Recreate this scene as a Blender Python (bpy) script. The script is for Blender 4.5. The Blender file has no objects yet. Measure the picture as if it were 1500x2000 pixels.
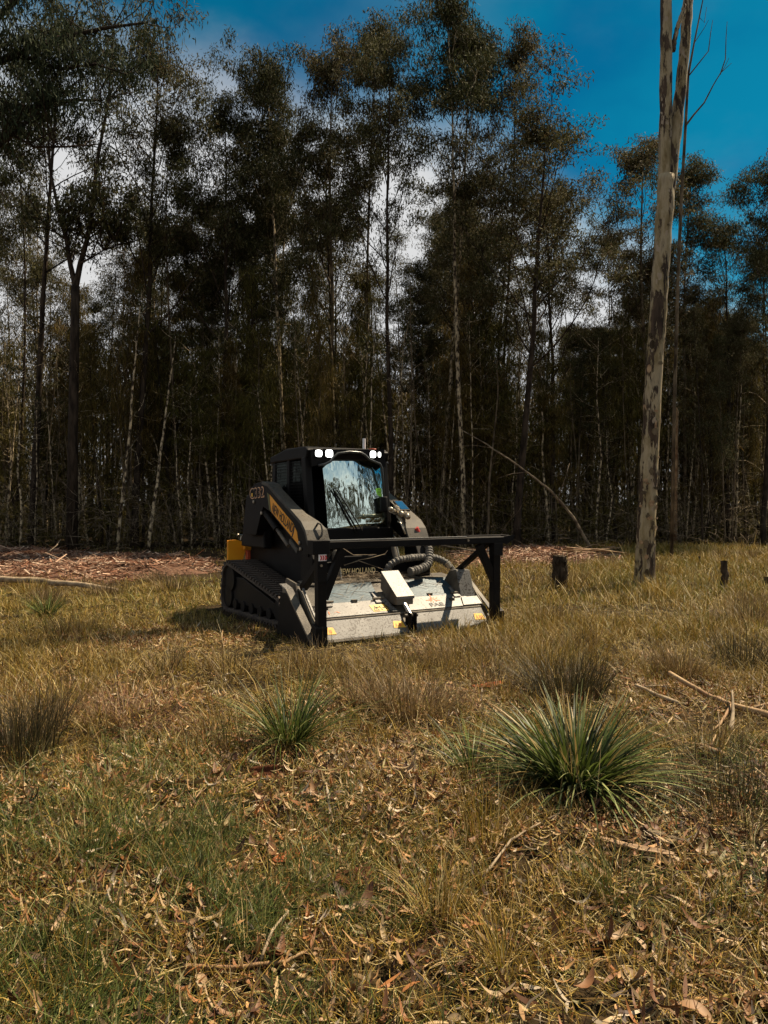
import bpy, math, random
import numpy as np
from mathutils import Vector, Matrix
R = math.radians
scene = bpy.context.scene
COL = scene.collection
rng = np.random.default_rng(11)
random.seed(5)

# ------------------------------------------------------------------ camera, world, sun
cd = bpy.data.cameras.new('camera'); cam = bpy.data.objects.new('camera', cd); COL.objects.link(cam)
cam.location = (0, 0, 1.5); cam.rotation_euler = (R(90 - 0.57), 0, 0)
cd.sensor_fit = 'HORIZONTAL'; cd.sensor_width = 36; cd.lens = 36 * 1502 / 1500
cd.clip_start = 0.05; cd.clip_end = 2000
scene.camera = cam

SUN_EL, SUN_DIR = R(55), Vector((0.83, 0.56, 0)).normalized()
sdir = Vector((SUN_DIR.x * math.cos(SUN_EL), SUN_DIR.y * math.cos(SUN_EL), math.sin(SUN_EL)))
sl = bpy.data.lights.new('sun', 'SUN'); so = bpy.data.objects.new('sun', sl); COL.objects.link(so)
sl.energy = 5.0; sl.angle = R(0.5); sl.color = (1.0, 0.83, 0.60)
so.rotation_euler = sdir.to_track_quat('Z', 'Y').to_euler(); so.location = (20, 0, 30)

world = bpy.data.worlds.new('World'); scene.world = world; world.use_nodes = True
wt = world.node_tree; wt.nodes.clear()
def N(t, typ, **kw):
    n = t.nodes.new(typ)
    for k, v in kw.items(): setattr(n, k, v)
    return n
wo = N(wt, 'ShaderNodeOutputWorld'); bg = N(wt, 'ShaderNodeBackground'); wt.links.new(bg.outputs[0], wo.inputs[0])
bg.inputs['Strength'].default_value = 0.05
sky = N(wt, 'ShaderNodeTexSky'); sky.sky_type = 'NISHITA'; sky.sun_disc = False
sky.sun_elevation = SUN_EL; sky.sun_rotation = math.atan2(sdir.x, sdir.y); sky.air_density = 1.0; sky.dust_density = 0.6; sky.ozone_density = 2.5
def wmath(op, a, b=None, c=None, clamp=False):
    n = N(wt, 'ShaderNodeMath', operation=op); n.use_clamp = clamp
    for i, v in enumerate((a, b, c)):
        if v is None: continue
        if isinstance(v, (int, float)): n.inputs[i].default_value = v
        else: wt.links.new(v, n.inputs[i])
    return n.outputs[0]
tc = N(wt, 'ShaderNodeTexCoord'); sx = N(wt, 'ShaderNodeSeparateXYZ'); wt.links.new(tc.outputs['Generated'], sx.inputs[0])
zc = wmath('MAXIMUM', sx.outputs[2], 0.0)
den = wmath('ADD', zc, 0.25)
cv = N(wt, 'ShaderNodeCombineXYZ'); wt.links.new(wmath('DIVIDE', sx.outputs[0], den), cv.inputs[0]); wt.links.new(wmath('DIVIDE', sx.outputs[1], den), cv.inputs[1])
cn = N(wt, 'ShaderNodeTexNoise'); cn.inputs['Scale'].default_value = 1.5; cn.inputs['Detail'].default_value = 7; cn.inputs['Roughness'].default_value = 0.55
wt.links.new(cv.outputs[0], cn.inputs['Vector'])
# broken cloud with one clear patch up to the right, whitening towards the horizon
def wsmooth(v, lo, hi):
    n = N(wt, 'ShaderNodeMapRange', interpolation_type='SMOOTHSTEP'); wt.links.new(v, n.inputs[0]); n.inputs[1].default_value = lo; n.inputs[2].default_value = hi; return n.outputs[0]
dv = N(wt, 'ShaderNodeVectorMath', operation='DOT_PRODUCT'); wt.links.new(tc.outputs['Generated'], dv.inputs[0]); dv.inputs[1].default_value = (.34, .786, .516)
wob = wmath('MULTIPLY_ADD', cn.outputs[0], .16, -.08)
clear = wsmooth(wmath('ADD', dv.outputs['Value'], wob), .74, .85)
cov = wsmooth(cn.outputs[0], .46, .64)
cl = wmath('MULTIPLY', wmath('SUBTRACT', 1.0, clear), cov)
fr = wmath('ADD', sx.outputs[0], wmath('MULTIPLY_ADD', sx.outputs[1], .6, -.55))
thr = wmath('MULTIPLY_ADD', wmath('MAXIMUM', fr, 0.0), -.62, .47)
rel = wmath('ADD', wmath('SUBTRACT', zc, thr), wmath('MULTIPLY_ADD', cn.outputs[0], .3, -.15))
low = wmath('SUBTRACT', 1.0, wsmooth(rel, -.09, .05))
cl = wmath('MAXIMUM', cl, wmath('MULTIPLY', low, .97))
wisp = wmath('MULTIPLY', wsmooth(cn.outputs[0], .45, .75), .10)
cl = wmath('ADD', cl, wisp, clamp=True)
tint = N(wt, 'ShaderNodeMix', data_type='RGBA', blend_type='MULTIPLY'); tint.inputs[0].default_value = 1
wt.links.new(sky.outputs[0], tint.inputs[6]); 
mot = N(wt, 'ShaderNodeTexNoise'); mot.inputs['Scale'].default_value = 2.6; mot.inputs['Detail'].default_value = 5; wt.links.new(cv.outputs[0], mot.inputs['Vector'])
tm = N(wt, 'ShaderNodeMix', data_type='RGBA'); wt.links.new(wsmooth(mot.outputs[0], .38, .62), tm.inputs[0]); tm.inputs[6].default_value = (.007, .46, .58, 1); tm.inputs[7].default_value = (.012, .62, .66, 1); wt.links.new(tm.outputs[2], tint.inputs[7])
cm = N(wt, 'ShaderNodeMix', data_type='RGBA'); wt.links.new(cl, cm.inputs[0]); wt.links.new(tint.outputs[2], cm.inputs[6]); cm.inputs[7].default_value = (7.4, 7.4, 7.4, 1)
wt.links.new(cm.outputs[2], bg.inputs['Color'])

vs = scene.view_settings; vs.view_transform = 'Standard'; vs.look = 'None'; vs.gamma = 1; vs.exposure = 1.0; vs.use_curve_mapping = False
scene.cycles.max_bounces = 6; scene.cycles.transparent_max_bounces = 8; scene.cycles.diffuse_bounces = 2
scene.cycles.sample_clamp_indirect = 4

# ------------------------------------------------------------------ helpers
def tag(o, label=None, cat=None, group=None, kind=None):
    if label: o['label'] = label
    if cat: o['category'] = cat
    if group: o['group'] = group
    if kind: o['kind'] = kind
    return o
def empty(name, loc=(0, 0, 0), rz=0, parent=None):
    o = bpy.data.objects.new(name, None); COL.objects.link(o); o.location = loc; o.rotation_euler = (0, 0, rz); o.parent = parent
    o.empty_display_size = 0.2
    return o
def np_mesh(name, V, Q, mats, col=None, mi=None, smooth=False):
    """mesh from (n,3) verts and (m,3|4) faces"""
    me = bpy.data.meshes.new(name); V = np.asarray(V, np.float32).reshape(-1, 3); Q = np.asarray(Q, np.int32)
    k = Q.shape[1]; m = len(Q)
    me.vertices.add(len(V)); me.vertices.foreach_set('co', V.ravel())
    me.loops.add(m * k); me.loops.foreach_set('vertex_index', Q.ravel())
    me.polygons.add(m); me.polygons.foreach_set('loop_start', np.arange(0, m * k, k, dtype=np.int32)); me.polygons.foreach_set('loop_total', np.full(m, k, np.int32))
    for x in (mats if isinstance(mats, (list, tuple)) else [mats]): me.materials.append(x)
    if mi is not None: me.polygons.foreach_set('material_index', np.asarray(mi, np.int32))
    if smooth: me.polygons.foreach_set('use_smooth', np.ones(m, bool))
    if col is not None:
        a = me.color_attributes.new('Col', 'FLOAT_COLOR', 'POINT'); c = np.ones((len(V), 4), np.float32); c[:, :3] = np.asarray(col).reshape(-1, 3)
        a.data.foreach_set('color', c.ravel())
    me.update(calc_edges=True)
    return me
def link(name, me, parent=None, loc=None):
    o = bpy.data.objects.new(name, me); COL.objects.link(o); o.parent = parent
    if loc is not None: o.location = loc
    return o
class MB:
    def __init__(s): s.V = []; s.F = []; s.M = []; s.m = 0
    def add(s, v, f):
        b = len(s.V); s.V += [tuple(map(float, p)) for p in v]; s.F += [tuple(b + i for i in q) for q in f]; s.M += [s.m] * len(f); return s
    def box(s, a, b):
        x0, y0, z0 = a; x1, y1, z1 = b
        return s.add([(x0,y0,z0),(x1,y0,z0),(x1,y1,z0),(x0,y1,z0),(x0,y0,z1),(x1,y0,z1),(x1,y1,z1),(x0,y1,z1)],
                     [(0,3,2,1),(4,5,6,7),(0,1,5,4),(1,2,6,5),(2,3,7,6),(3,0,4,7)])
    def prism(s, prof, x0, x1):
        """(y,z) outline swept along x; x0/x1 may be lists per point"""
        n = len(prof); X0 = x0 if isinstance(x0, (list, tuple)) else [x0] * n; X1 = x1 if isinstance(x1, (list, tuple)) else [x1] * n
        v = [(X0[i], y, z) for i, (y, z) in enumerate(prof)] + [(X1[i], y, z) for i, (y, z) in enumerate(prof)]
        f = [tuple(range(n)), tuple(range(2 * n - 1, n - 1, -1))] + [(i, i + n, (i + 1) % n + n, (i + 1) % n) for i in range(n)]
        return s.add(v, f)
    def prismxz(s, prof, y0, y1):
        n = len(prof); Y0 = y0 if isinstance(y0, (list, tuple)) else [y0] * n; Y1 = y1 if isinstance(y1, (list, tuple)) else [y1] * n
        v = [(x, Y0[i], z) for i, (x, z) in enumerate(prof)] + [(x, Y1[i], z) for i, (x, z) in enumerate(prof)]
        f = [tuple(range(n)), tuple(range(2 * n - 1, n - 1, -1))] + [(i, (i + 1) % n, (i + 1) % n + n, i + n) for i in range(n)]
        return s.add(v, f)
    def tube(s, pts, rad, n=8, cap=True):
        P = [Vector(p) for p in pts]; k = len(P); rad = [rad] * k if isinstance(rad, (int, float)) else list(rad)
        up = None; v = []
        for i in range(k):
            t = (P[min(i + 1, k - 1)] - P[max(i - 1, 0)]).normalized()
            if up is None: up = Vector((0, 0, 1)) if abs(t.z) < 0.9 else Vector((1, 0, 0))
            a = t.cross(up).normalized(); b = a.cross(t).normalized(); up = b
            for j in range(n):
                th = 2 * math.pi * j / n; v.append(P[i] + (a * math.cos(th) + b * math.sin(th)) * rad[i])
        f = [(i * n + j, i * n + (j + 1) % n, (i + 1) * n + (j + 1) % n, (i + 1) * n + j) for i in range(k - 1) for j in range(n)]
        if cap: f += [tuple(range(n - 1, -1, -1)), tuple((k - 1) * n + j for j in range(n))]
        return s.add(v, f)
    def bar(s, p0, p1, w, d, up=(1, 0, 0)):
        """rectangular bar p0->p1; w along `up`-ish axis, d across"""
        p0, p1 = Vector(p0), Vector(p1); t = (p1 - p0).normalized(); a = Vector(up); a = (a - t * a.dot(t)).normalized(); b = t.cross(a)
        v = []
        for p in (p0, p1):
            for sa, sb in ((-1, -1), (1, -1), (1, 1), (-1, 1)): v.append(p + a * sa * w / 2 + b * sb * d / 2)
        return s.add(v, [(0,3,2,1),(4,5,6,7),(0,1,5,4),(1,2,6,5),(2,3,7,6),(3,0,4,7)])
    def build(s, name, mats, parent=None, smooth=False, bev=0, label=None):
        me = bpy.data.meshes.new(name); me.from_pydata(s.V, [], s.F); mats = mats if isinstance(mats, (list, tuple)) else [mats]
        for m in mats: me.materials.append(m)
        if len(mats) > 1: me.polygons.foreach_set('material_index', s.M)
        if smooth: me.polygons.foreach_set('use_smooth', np.ones(len(s.F), bool))
        me.update()
        o = link(name, me, parent)
        if bev:
            b = o.modifiers.new('bevel', 'BEVEL'); b.width = bev; b.segments = 2; b.limit_method = 'ANGLE'; b.angle_limit = R(35)
        if label: o['label'] = label
        return o
def vnoise(x, y, sc, seed=0):
    x = np.asarray(x, float) * sc + 1000.5 + seed * 17.3; y = np.asarray(y, float) * sc + 1000.5 + seed * 9.1
    xi = np.floor(x).astype(np.int64); yi = np.floor(y).astype(np.int64); fx = x - xi; fy = y - yi
    def h(a, b):
        n = (a * 374761393 + b * 668265263 + seed * 144269) & 0x7fffffff
        n = ((n ^ (n >> 13)) * 1274126177) & 0x7fffffff
        return ((n ^ (n >> 16)) & 0xffff) / 65535.0
    fx = fx * fx * (3 - 2 * fx); fy = fy * fy * (3 - 2 * fy)
    return (h(xi, yi) * (1 - fx) + h(xi + 1, yi) * fx) * (1 - fy) + (h(xi, yi + 1) * (1 - fx) + h(xi + 1, yi + 1) * fx) * fy
def fbm(x, y, sc, seed=0): return (vnoise(x, y, sc, seed) * .55 + vnoise(x, y, sc * 2.3, seed + 1) * .3 + vnoise(x, y, sc * 5.1, seed + 2) * .15)
def hgt(x, y):
    d = np.hypot(np.asarray(x) + 0.6, np.asarray(y) - 9.6); flat = np.clip((d - 1.8) / 1.5, 0, 1)
    return (fbm(x, y, .35, 3) - .5) * .16 * flat + ((vnoise(x, y, 1.7, 9) - .5) * .05 + (vnoise(x, y, 4.7, 12) - .5) * .04) * flat
def gp(px, py, z=0.0):
    """ground point under a photo pixel (level ground)"""
    d = (1.5 - z) * 1502 / (py - 985); return ((px - 750) / 1502 * d, d)
def at(px, py, d): return Vector(((px - 750) / 1502 * d, d, 1.5 - (py - 985) / 1502 * d))

# ------------------------------------------------------------------ materials
def mat(name, c1, c2=None, scale=6, rough=.7, metal=0, bump=0.0, bscale=40, spec=.5, stretch=(1, 1, 1), dust=None, dustamt=.0, detail=5, lo=.35, hi=.65, speck=None):
    m = bpy.data.materials.new(name); m.use_nodes = True; t = m.node_tree; b = t.nodes['Principled BSDF']
    b.inputs['Roughness'].default_value = rough; b.inputs['Metallic'].default_value = metal; b.inputs['Specular IOR Level'].default_value = spec
    c2 = c2 or c1
    co = N(t, 'ShaderNodeTexCoord'); mp = N(t, 'ShaderNodeMapping'); mp.inputs['Scale'].default_value = stretch; t.links.new(co.outputs['Object'], mp.inputs[0])
    nz = N(t, 'ShaderNodeTexNoise'); nz.inputs['Scale'].default_value = scale; nz.inputs['Detail'].default_value = detail; t.links.new(mp.outputs[0], nz.inputs['Vector'])
    rp = N(t, 'ShaderNodeValToRGB'); rp.color_ramp.elements[0].position = lo; rp.color_ramp.elements[1].position = hi
    rp.color_ramp.elements[0].color = (*c1, 1); rp.color_ramp.elements[1].color = (*c2, 1); t.links.new(nz.outputs[0], rp.inputs[0])
    out = rp.outputs[0]
    if dust:
        g = N(t, 'ShaderNodeNewGeometry'); sp = N(t, 'ShaderNodeSeparateXYZ'); t.links.new(g.outputs['Normal'], sp.inputs[0])
        n2 = N(t, 'ShaderNodeTexNoise'); n2.inputs['Scale'].default_value = 9; n2.inputs['Detail'].default_value = 8; t.links.new(co.outputs['Object'], n2.inputs['Vector'])
        mm = N(t, 'ShaderNodeMath', operation='MULTIPLY'); mm.use_clamp = True; t.links.new(sp.outputs[2], mm.inputs[0]); mm.inputs[1].default_value = dustamt
        m2 = N(t, 'ShaderNodeMath', operation='MULTIPLY'); m2.use_clamp = True; t.links.new(mm.outputs[0], m2.inputs[0])
        m3 = N(t, 'ShaderNodeMath', operation='MULTIPLY'); t.links.new(n2.outputs[0], m3.inputs[0]); m3.inputs[1].default_value = 1.7; t.links.new(m3.outputs[0], m2.inputs[1])
        mx = N(t, 'ShaderNodeMix', data_type='RGBA'); t.links.new(m2.outputs[0], mx.inputs[0]); t.links.new(out, mx.inputs[6]); mx.inputs[7].default_value = (*dust, 1); out = mx.outputs[2]
    if speck:
        n3 = N(t, 'ShaderNodeTexNoise'); n3.inputs['Scale'].default_value = speck[1]; n3.inputs['Detail'].default_value = 3; t.links.new(co.outputs['Object'], n3.inputs['Vector'])
        n4 = N(t, 'ShaderNodeTexNoise'); n4.inputs['Scale'].default_value = 3.1; n4.inputs['Detail'].default_value = 6; t.links.new(co.outputs['Object'], n4.inputs['Vector'])
        sm = N(t, 'ShaderNodeMath', operation='MULTIPLY_ADD'); t.links.new(n4.outputs[0], sm.inputs[0]); sm.inputs[1].default_value = .45; t.links.new(n3.outputs[0], sm.inputs[2])
        sr = N(t, 'ShaderNodeMapRange'); t.links.new(sm.outputs[0], sr.inputs[0]); sr.inputs[1].default_value = speck[2]; sr.inputs[2].default_value = speck[2] + .06
        m5 = N(t, 'ShaderNodeMix', data_type='RGBA'); t.links.new(sr.outputs[0], m5.inputs[0]); t.links.new(out, m5.inputs[6]); m5.inputs[7].default_value = (*speck[0], 1); out = m5.outputs[2]
    t.links.new(out, b.inputs['Base Color'])
    if bump:
        bn = N(t, 'ShaderNodeTexNoise'); bn.inputs['Scale'].default_value = bscale; bn.inputs['Detail'].default_value = 6; t.links.new(mp.outputs[0], bn.inputs['Vector'])
        bu = N(t, 'ShaderNodeBump'); bu.inputs['Strength'].default_value = bump; bu.inputs['Distance'].default_value = .02; t.links.new(bn.outputs[0], bu.inputs['Height']); t.links.new(bu.outputs[0], b.inputs['Normal'])
    return m
def veg(name, trans=.3, rough=.6, spec=.3, objvar=0.0):
    """foliage: colour per leaf from the mesh, part of the light passing through"""
    m = bpy.data.materials.new(name); m.use_nodes = True; t = m.node_tree; b = t.nodes['Principled BSDF']; o = t.nodes['Material Output']
    a = N(t, 'ShaderNodeAttribute'); a.attribute_name = 'Col'; src = a.outputs['Color']
    if objvar:
        oi = N(t, 'ShaderNodeObjectInfo'); mr = N(t, 'ShaderNodeMapRange'); t.links.new(oi.outputs['Random'], mr.inputs[0]); mr.inputs[3].default_value = 1 - objvar; mr.inputs[4].default_value = 1 + objvar
        hs = N(t, 'ShaderNodeHueSaturation'); t.links.new(mr.outputs[0], hs.inputs['Value']); t.links.new(src, hs.inputs['Color'])
        m4 = N(t, 'ShaderNodeMapRange'); t.links.new(oi.outputs['Random'], m4.inputs[0]); m4.inputs[3].default_value = .52; m4.inputs[4].default_value = .47; t.links.new(m4.outputs[0], hs.inputs['Hue']); src = hs.outputs[0]
    t.links.new(src, b.inputs['Base Color']); b.inputs['Roughness'].default_value = rough; b.inputs['Specular IOR Level'].default_value = spec
    tr = N(t, 'ShaderNodeBsdfTranslucent'); t.links.new(src, tr.inputs[0]); mx = N(t, 'ShaderNodeMixShader'); mx.inputs[0].default_value = trans
    t.links.new(b.outputs[0], mx.inputs[1]); t.links.new(tr.outputs[0], mx.inputs[2]); t.links.new(mx.outputs[0], o.inputs[0])
    return m
def rampmat(name, stops, rough=.7, scale=3, bump=0.2, bscale=50, useobj=True, spec=.3):
    """colour picked per object (random) plus grain"""
    m = bpy.data.materials.new(name); m.use_nodes = True; t = m.node_tree; b = t.nodes['Principled BSDF']; b.inputs['Roughness'].default_value = rough; b.inputs['Specular IOR Level'].default_value = spec
    oi = N(t, 'ShaderNodeObjectInfo'); co = N(t, 'ShaderNodeTexCoord'); nz = N(t, 'ShaderNodeTexNoise'); nz.inputs['Scale'].default_value = scale; nz.inputs['Detail'].default_value = 4; t.links.new(co.outputs['Object'], nz.inputs['Vector'])
    ad = N(t, 'ShaderNodeMath', operation='MULTIPLY_ADD'); t.links.new(nz.outputs[0], ad.inputs[0]); ad.inputs[1].default_value = .5
    sb = N(t, 'ShaderNodeMath', operation='SUBTRACT'); t.links.new(oi.outputs['Random'], sb.inputs[0]); sb.inputs[1].default_value = .25; t.links.new(sb.outputs[0], ad.inputs[2])
    rp = N(t, 'ShaderNodeValToRGB'); e = rp.color_ramp.elements
    for i, (p, c) in enumerate(stops):
        if i < 2: e[i].position = p; e[i].color = (*c, 1)
        else: q = e.new(p); q.color = (*c, 1)
    t.links.new(ad.outputs[0], rp.inputs[0]); t.links.new(rp.outputs[0], b.inputs['Base Color'])
    return m
DUST = (.2, .17, .13)
M = {}
M['black'] = mat('black_paint', (.004, .0035, .0035), (.008, .007, .0065), 5, .55, dust=(.08, .065, .05), dustamt=.2, bump=.04, spec=.12)
M['armtop'] = mat('dusty_sheen_paint', (.045, .045, .042), (.085, .08, .068), 7, .65, spec=.2, bump=.08, dust=(.13, .10, .065), dustamt=.5, speck=((.05, .035, .02), 40, .84))  # paler than the black paint: dust plus painted-in sky sheen of the arm tops
M['rubber'] = mat('track_rubber', (.022, .016, .012), (.065, .046, .032), 14, .75, bump=.3, bscale=60, dust=(.14, .10, .07), dustamt=.35)
M['steel'] = mat('worn_grey_steel', (.10, .098, .092), (.175, .17, .16), 5, .5, metal=.1, bump=.1, bscale=80, dust=(.13, .10, .07), dustamt=.35, speck=((.035, .026, .018), 48, .80))
M['steeld'] = mat('muddy_steel', (.045, .035, .025), (.15, .125, .09), 5, .65, metal=.1, bump=.2, bscale=50)
M['blue'] = mat('sky_tinted_steel', (.012, .034, .050), (.035, .075, .10), 6, .4, metal=.1, bump=.12, bscale=30, dust=(.16, .14, .10), dustamt=.12, stretch=(1, 1, 4))  # sky reflection of the upturned plates painted into the base colour as blue
M['orange'] = mat('orange_yellow_paint', (.74, .29, .008), (.80, .34, .012), 5, .45, bump=.03)
M['yellow'] = mat('yellow_decal', (.72, .40, .03), (.80, .47, .05), 8, .5)
M['amber'] = mat('amber_drum', (.45, .11, .01), (.75, .32, .03), 3, .35)
M['white'] = mat('white_print', (.78, .76, .72), rough=.5)
M['red'] = mat('red_print', (.50, .03, .03), rough=.5)
M['print'] = mat('black_print', (.008, .007, .007), rough=.6)
M['lime'] = mat('lime_tag_paper', (.33, .78, .07), (.42, .88, .10), 10, .6)
M['orangepr'] = mat('orange_print', (.75, .20, .05), rough=.6)
M['hose'] = mat('hose_sleeve', (.06, .055, .046), (.12, .105, .085), 12, .6, bump=.3, bscale=90)
M['fitting'] = mat('plated_fitting', (.25, .21, .15), (.45, .40, .32), 20, .35, metal=.7, bump=.1)
M['redfit'] = mat('red_hose_collar', (.45, .05, .04), rough=.5)
M['chrome'] = mat('chrome_rod', (.45, .44, .42), rough=.35, metal=1)
M['mirror'] = mat('mirror_face', (.75, .8, .85), rough=.08, metal=1)
M['beacon'] = mat('beacon_lens', (.42, .07, .03), rough=.25)
M['seat'] = mat('seat_fabric', (.01, .01, .011), rough=.8)
m = bpy.data.materials.new('lit_lamp'); m.use_nodes = True; b = m.node_tree.nodes['Principled BSDF']; b.inputs['Emission Color'].default_value = (1, .99, .93, 1); b.inputs['Emission Strength'].default_value = 3.5; b.inputs['Base Color'].default_value = (.8, .8, .8, 1); M['lamp'] = m
# windscreen: tinted, coated glass that mirrors the far side of the clearing
m = bpy.data.materials.new('tinted_glass'); m.use_nodes = True; t = m.node_tree; t.nodes.remove(t.nodes['Principled BSDF']); o_ = t.nodes['Material Output']
gl = N(t, 'ShaderNodeBsdfGlossy'); gl.inputs['Roughness'].default_value = .015; gl.inputs['Color'].default_value = (.84, 1, .92, 1)
tp = N(t, 'ShaderNodeBsdfTransparent'); tp.inputs[0].default_value = (.16, .20, .18, 1)
co = N(t, 'ShaderNodeTexCoord'); mp = N(t, 'ShaderNodeMapping'); mp.inputs['Scale'].default_value = (3.2, 3.2, .9); t.links.new(co.outputs['Object'], mp.inputs[0])
nz = N(t, 'ShaderNodeTexNoise'); nz.inputs['Scale'].default_value = 2.6; nz.inputs['Detail'].default_value = 2; t.links.new(mp.outputs[0], nz.inputs['Vector'])
bu = N(t, 'ShaderNodeBump'); bu.inputs['Strength'].default_value = .25; bu.inputs['Distance'].default_value = .03; t.links.new(nz.outputs[0], bu.inputs['Height']); t.links.new(bu.outputs[0], gl.inputs['Normal'])
mx = N(t, 'ShaderNodeMixShader'); mx.inputs[0].default_value = .85; t.links.new(tp.outputs[0], mx.inputs[1]); t.links.new(gl.outputs[0], mx.inputs[2]); t.links.new(mx.outputs[0], o_.inputs[0]); M['glass'] = m
m2 = m.copy(); m2.name = 'dark_side_glass'
for n_ in m2.node_tree.nodes:
    if n_.type == 'MIX_SHADER': n_.inputs[0].default_value = .07
    if n_.type == 'BSDF_TRANSPARENT': n_.inputs[0].default_value = (.04, .045, .045, 1)
M['sideglass'] = m2

def ground_mat():
    m = bpy.data.materials.new('litter_soil'); m.use_nodes = True; t = m.node_tree; b = t.nodes['Principled BSDF']; b.inputs['Roughness'].default_value = .95; b.inputs['Specular IOR Level'].default_value = .1
    co = N(t, 'ShaderNodeTexCoord')
    def nz(s, d=6):
        n = N(t, 'ShaderNodeTexNoise'); n.inputs['Scale'].default_value = s; n.inputs['Detail'].default_value = d; t.links.new(co.outputs['Object'], n.inputs['Vector']); return n.outputs[0]
    def ramp(src, stops):
        r = N(t, 'ShaderNodeValToRGB'); e = r.color_ramp.elements
        for i, (p, c) in enumerate(stops):
            if i < 2: e[i].position = p; e[i].color = (*c, 1)
            else: q = e.new(p); q.color = (*c, 1)
        t.links.new(src, r.inputs[0]); return r.outputs[0]
    fine = ramp(nz(38), [(.3, (.006, .004, .002)), (.52, (.022, .014, .007)), (.72, (.09, .055, .025))])
    big = ramp(nz(.7), [(.35, (.018, .011, .005)), (.6, (.045, .030, .010))])
    mx = N(t, 'ShaderNodeMix', data_type='RGBA'); mx.inputs[0].default_value = .4; t.links.new(fine, mx.inputs[6]); t.links.new(big, mx.inputs[7]); t.links.new(mx.outputs[2], b.inputs['Base Color'])
    bu = N(t, 'ShaderNodeBump'); bu.inputs['Strength'].default_value = .8; bu.inputs['Distance'].default_value = .03; t.links.new(nz(25), bu.inputs['Height']); t.links.new(bu.outputs[0], b.inputs['Normal'])
    return m
M['soil'] = ground_mat()
M['mulch'] = mat('shredded_wood_bed', (.07, .036, .022), (.17, .095, .06), 18, .9, bump=.8, bscale=40, spec=.1)
M['grass'] = veg('grass_blade', .2, .55, .25)
M['lom'] = veg('strappy_leaf', .22, .5, .25)
M['chip'] = veg('wood_chip', .05, .8, .2)
M['litter'] = veg('dead_leaf', .15, .6, .3)
M['leaf'] = veg('gum_leaf', .2, .8, .08, .3)
M['needle'] = veg('she_oak_needle', .25, .7, .15, .3)
M['barkd'] = mat('dark_bark', (.014, .010, .007), (.055, .040, .027), 9, .9, bump=.5, bscale=22, stretch=(1, 1, .25), spec=.1)
M['barkp'] = mat('pale_flecked_bark', (.03, .02, .012), (.50, .40, .25), 11, .85, bump=.3, bscale=22, stretch=(1, 1, .6), spec=.15, lo=.42, hi=.6)
M['barkm'] = mat('grey_bark', (.03, .021, .013), (.17, .13, .08), 8, .85, bump=.3, bscale=22, stretch=(1, 1, .3), spec=.1)
M['twig'] = mat('dead_twig', (.06, .043, .028), (.25, .195, .13), 6, .85, spec=.15)
M['stick'] = mat('bare_fallen_wood', (.13, .09, .05), (.36, .27, .17), 7, .8, bump=.25, bscale=40, stretch=(1, 1, 1))
M['sticko'] = mat('orange_fallen_wood', (.15, .065, .022), (.36, .24, .12), 4, .8, bump=.25, bscale=40)
M['barkpc'] = mat('shed_bark_sheet', (.13, .035, .014), (.32, .10, .035), 9, .85, spec=.1, bump=.4, bscale=30)
M['barkpd'] = mat('dark_shed_bark', (.04, .014, .008), (.14, .05, .02), 9, .9, spec=.1, bump=.4, bscale=30)
M['barkstrip'] = mat('tan_shed_bark', (.18, .10, .05), (.40, .27, .15), 9, .8, bump=.3, bscale=30)
M['char'] = mat('charred_wood', (.012, .009, .006), (.07, .052, .036), 14, .95, bump=.8, bscale=30, stretch=(1, 1, .3), spec=.05)
M['post'] = mat('old_post_wood', (.03, .022, .015), (.10, .075, .052), 12, .95, bump=.5, bscale=30, stretch=(1, 1, .2), spec=.05)
M['leafobj'] = rampmat('fallen_leaf_skin', [(.0, (.05, .02, .01)), (.3, (.15, .065, .025)), (.55, (.25, .14, .065)), (.8, (.35, .24, .14)), (1., (.17, .13, .045))], .6, 12)

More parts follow.
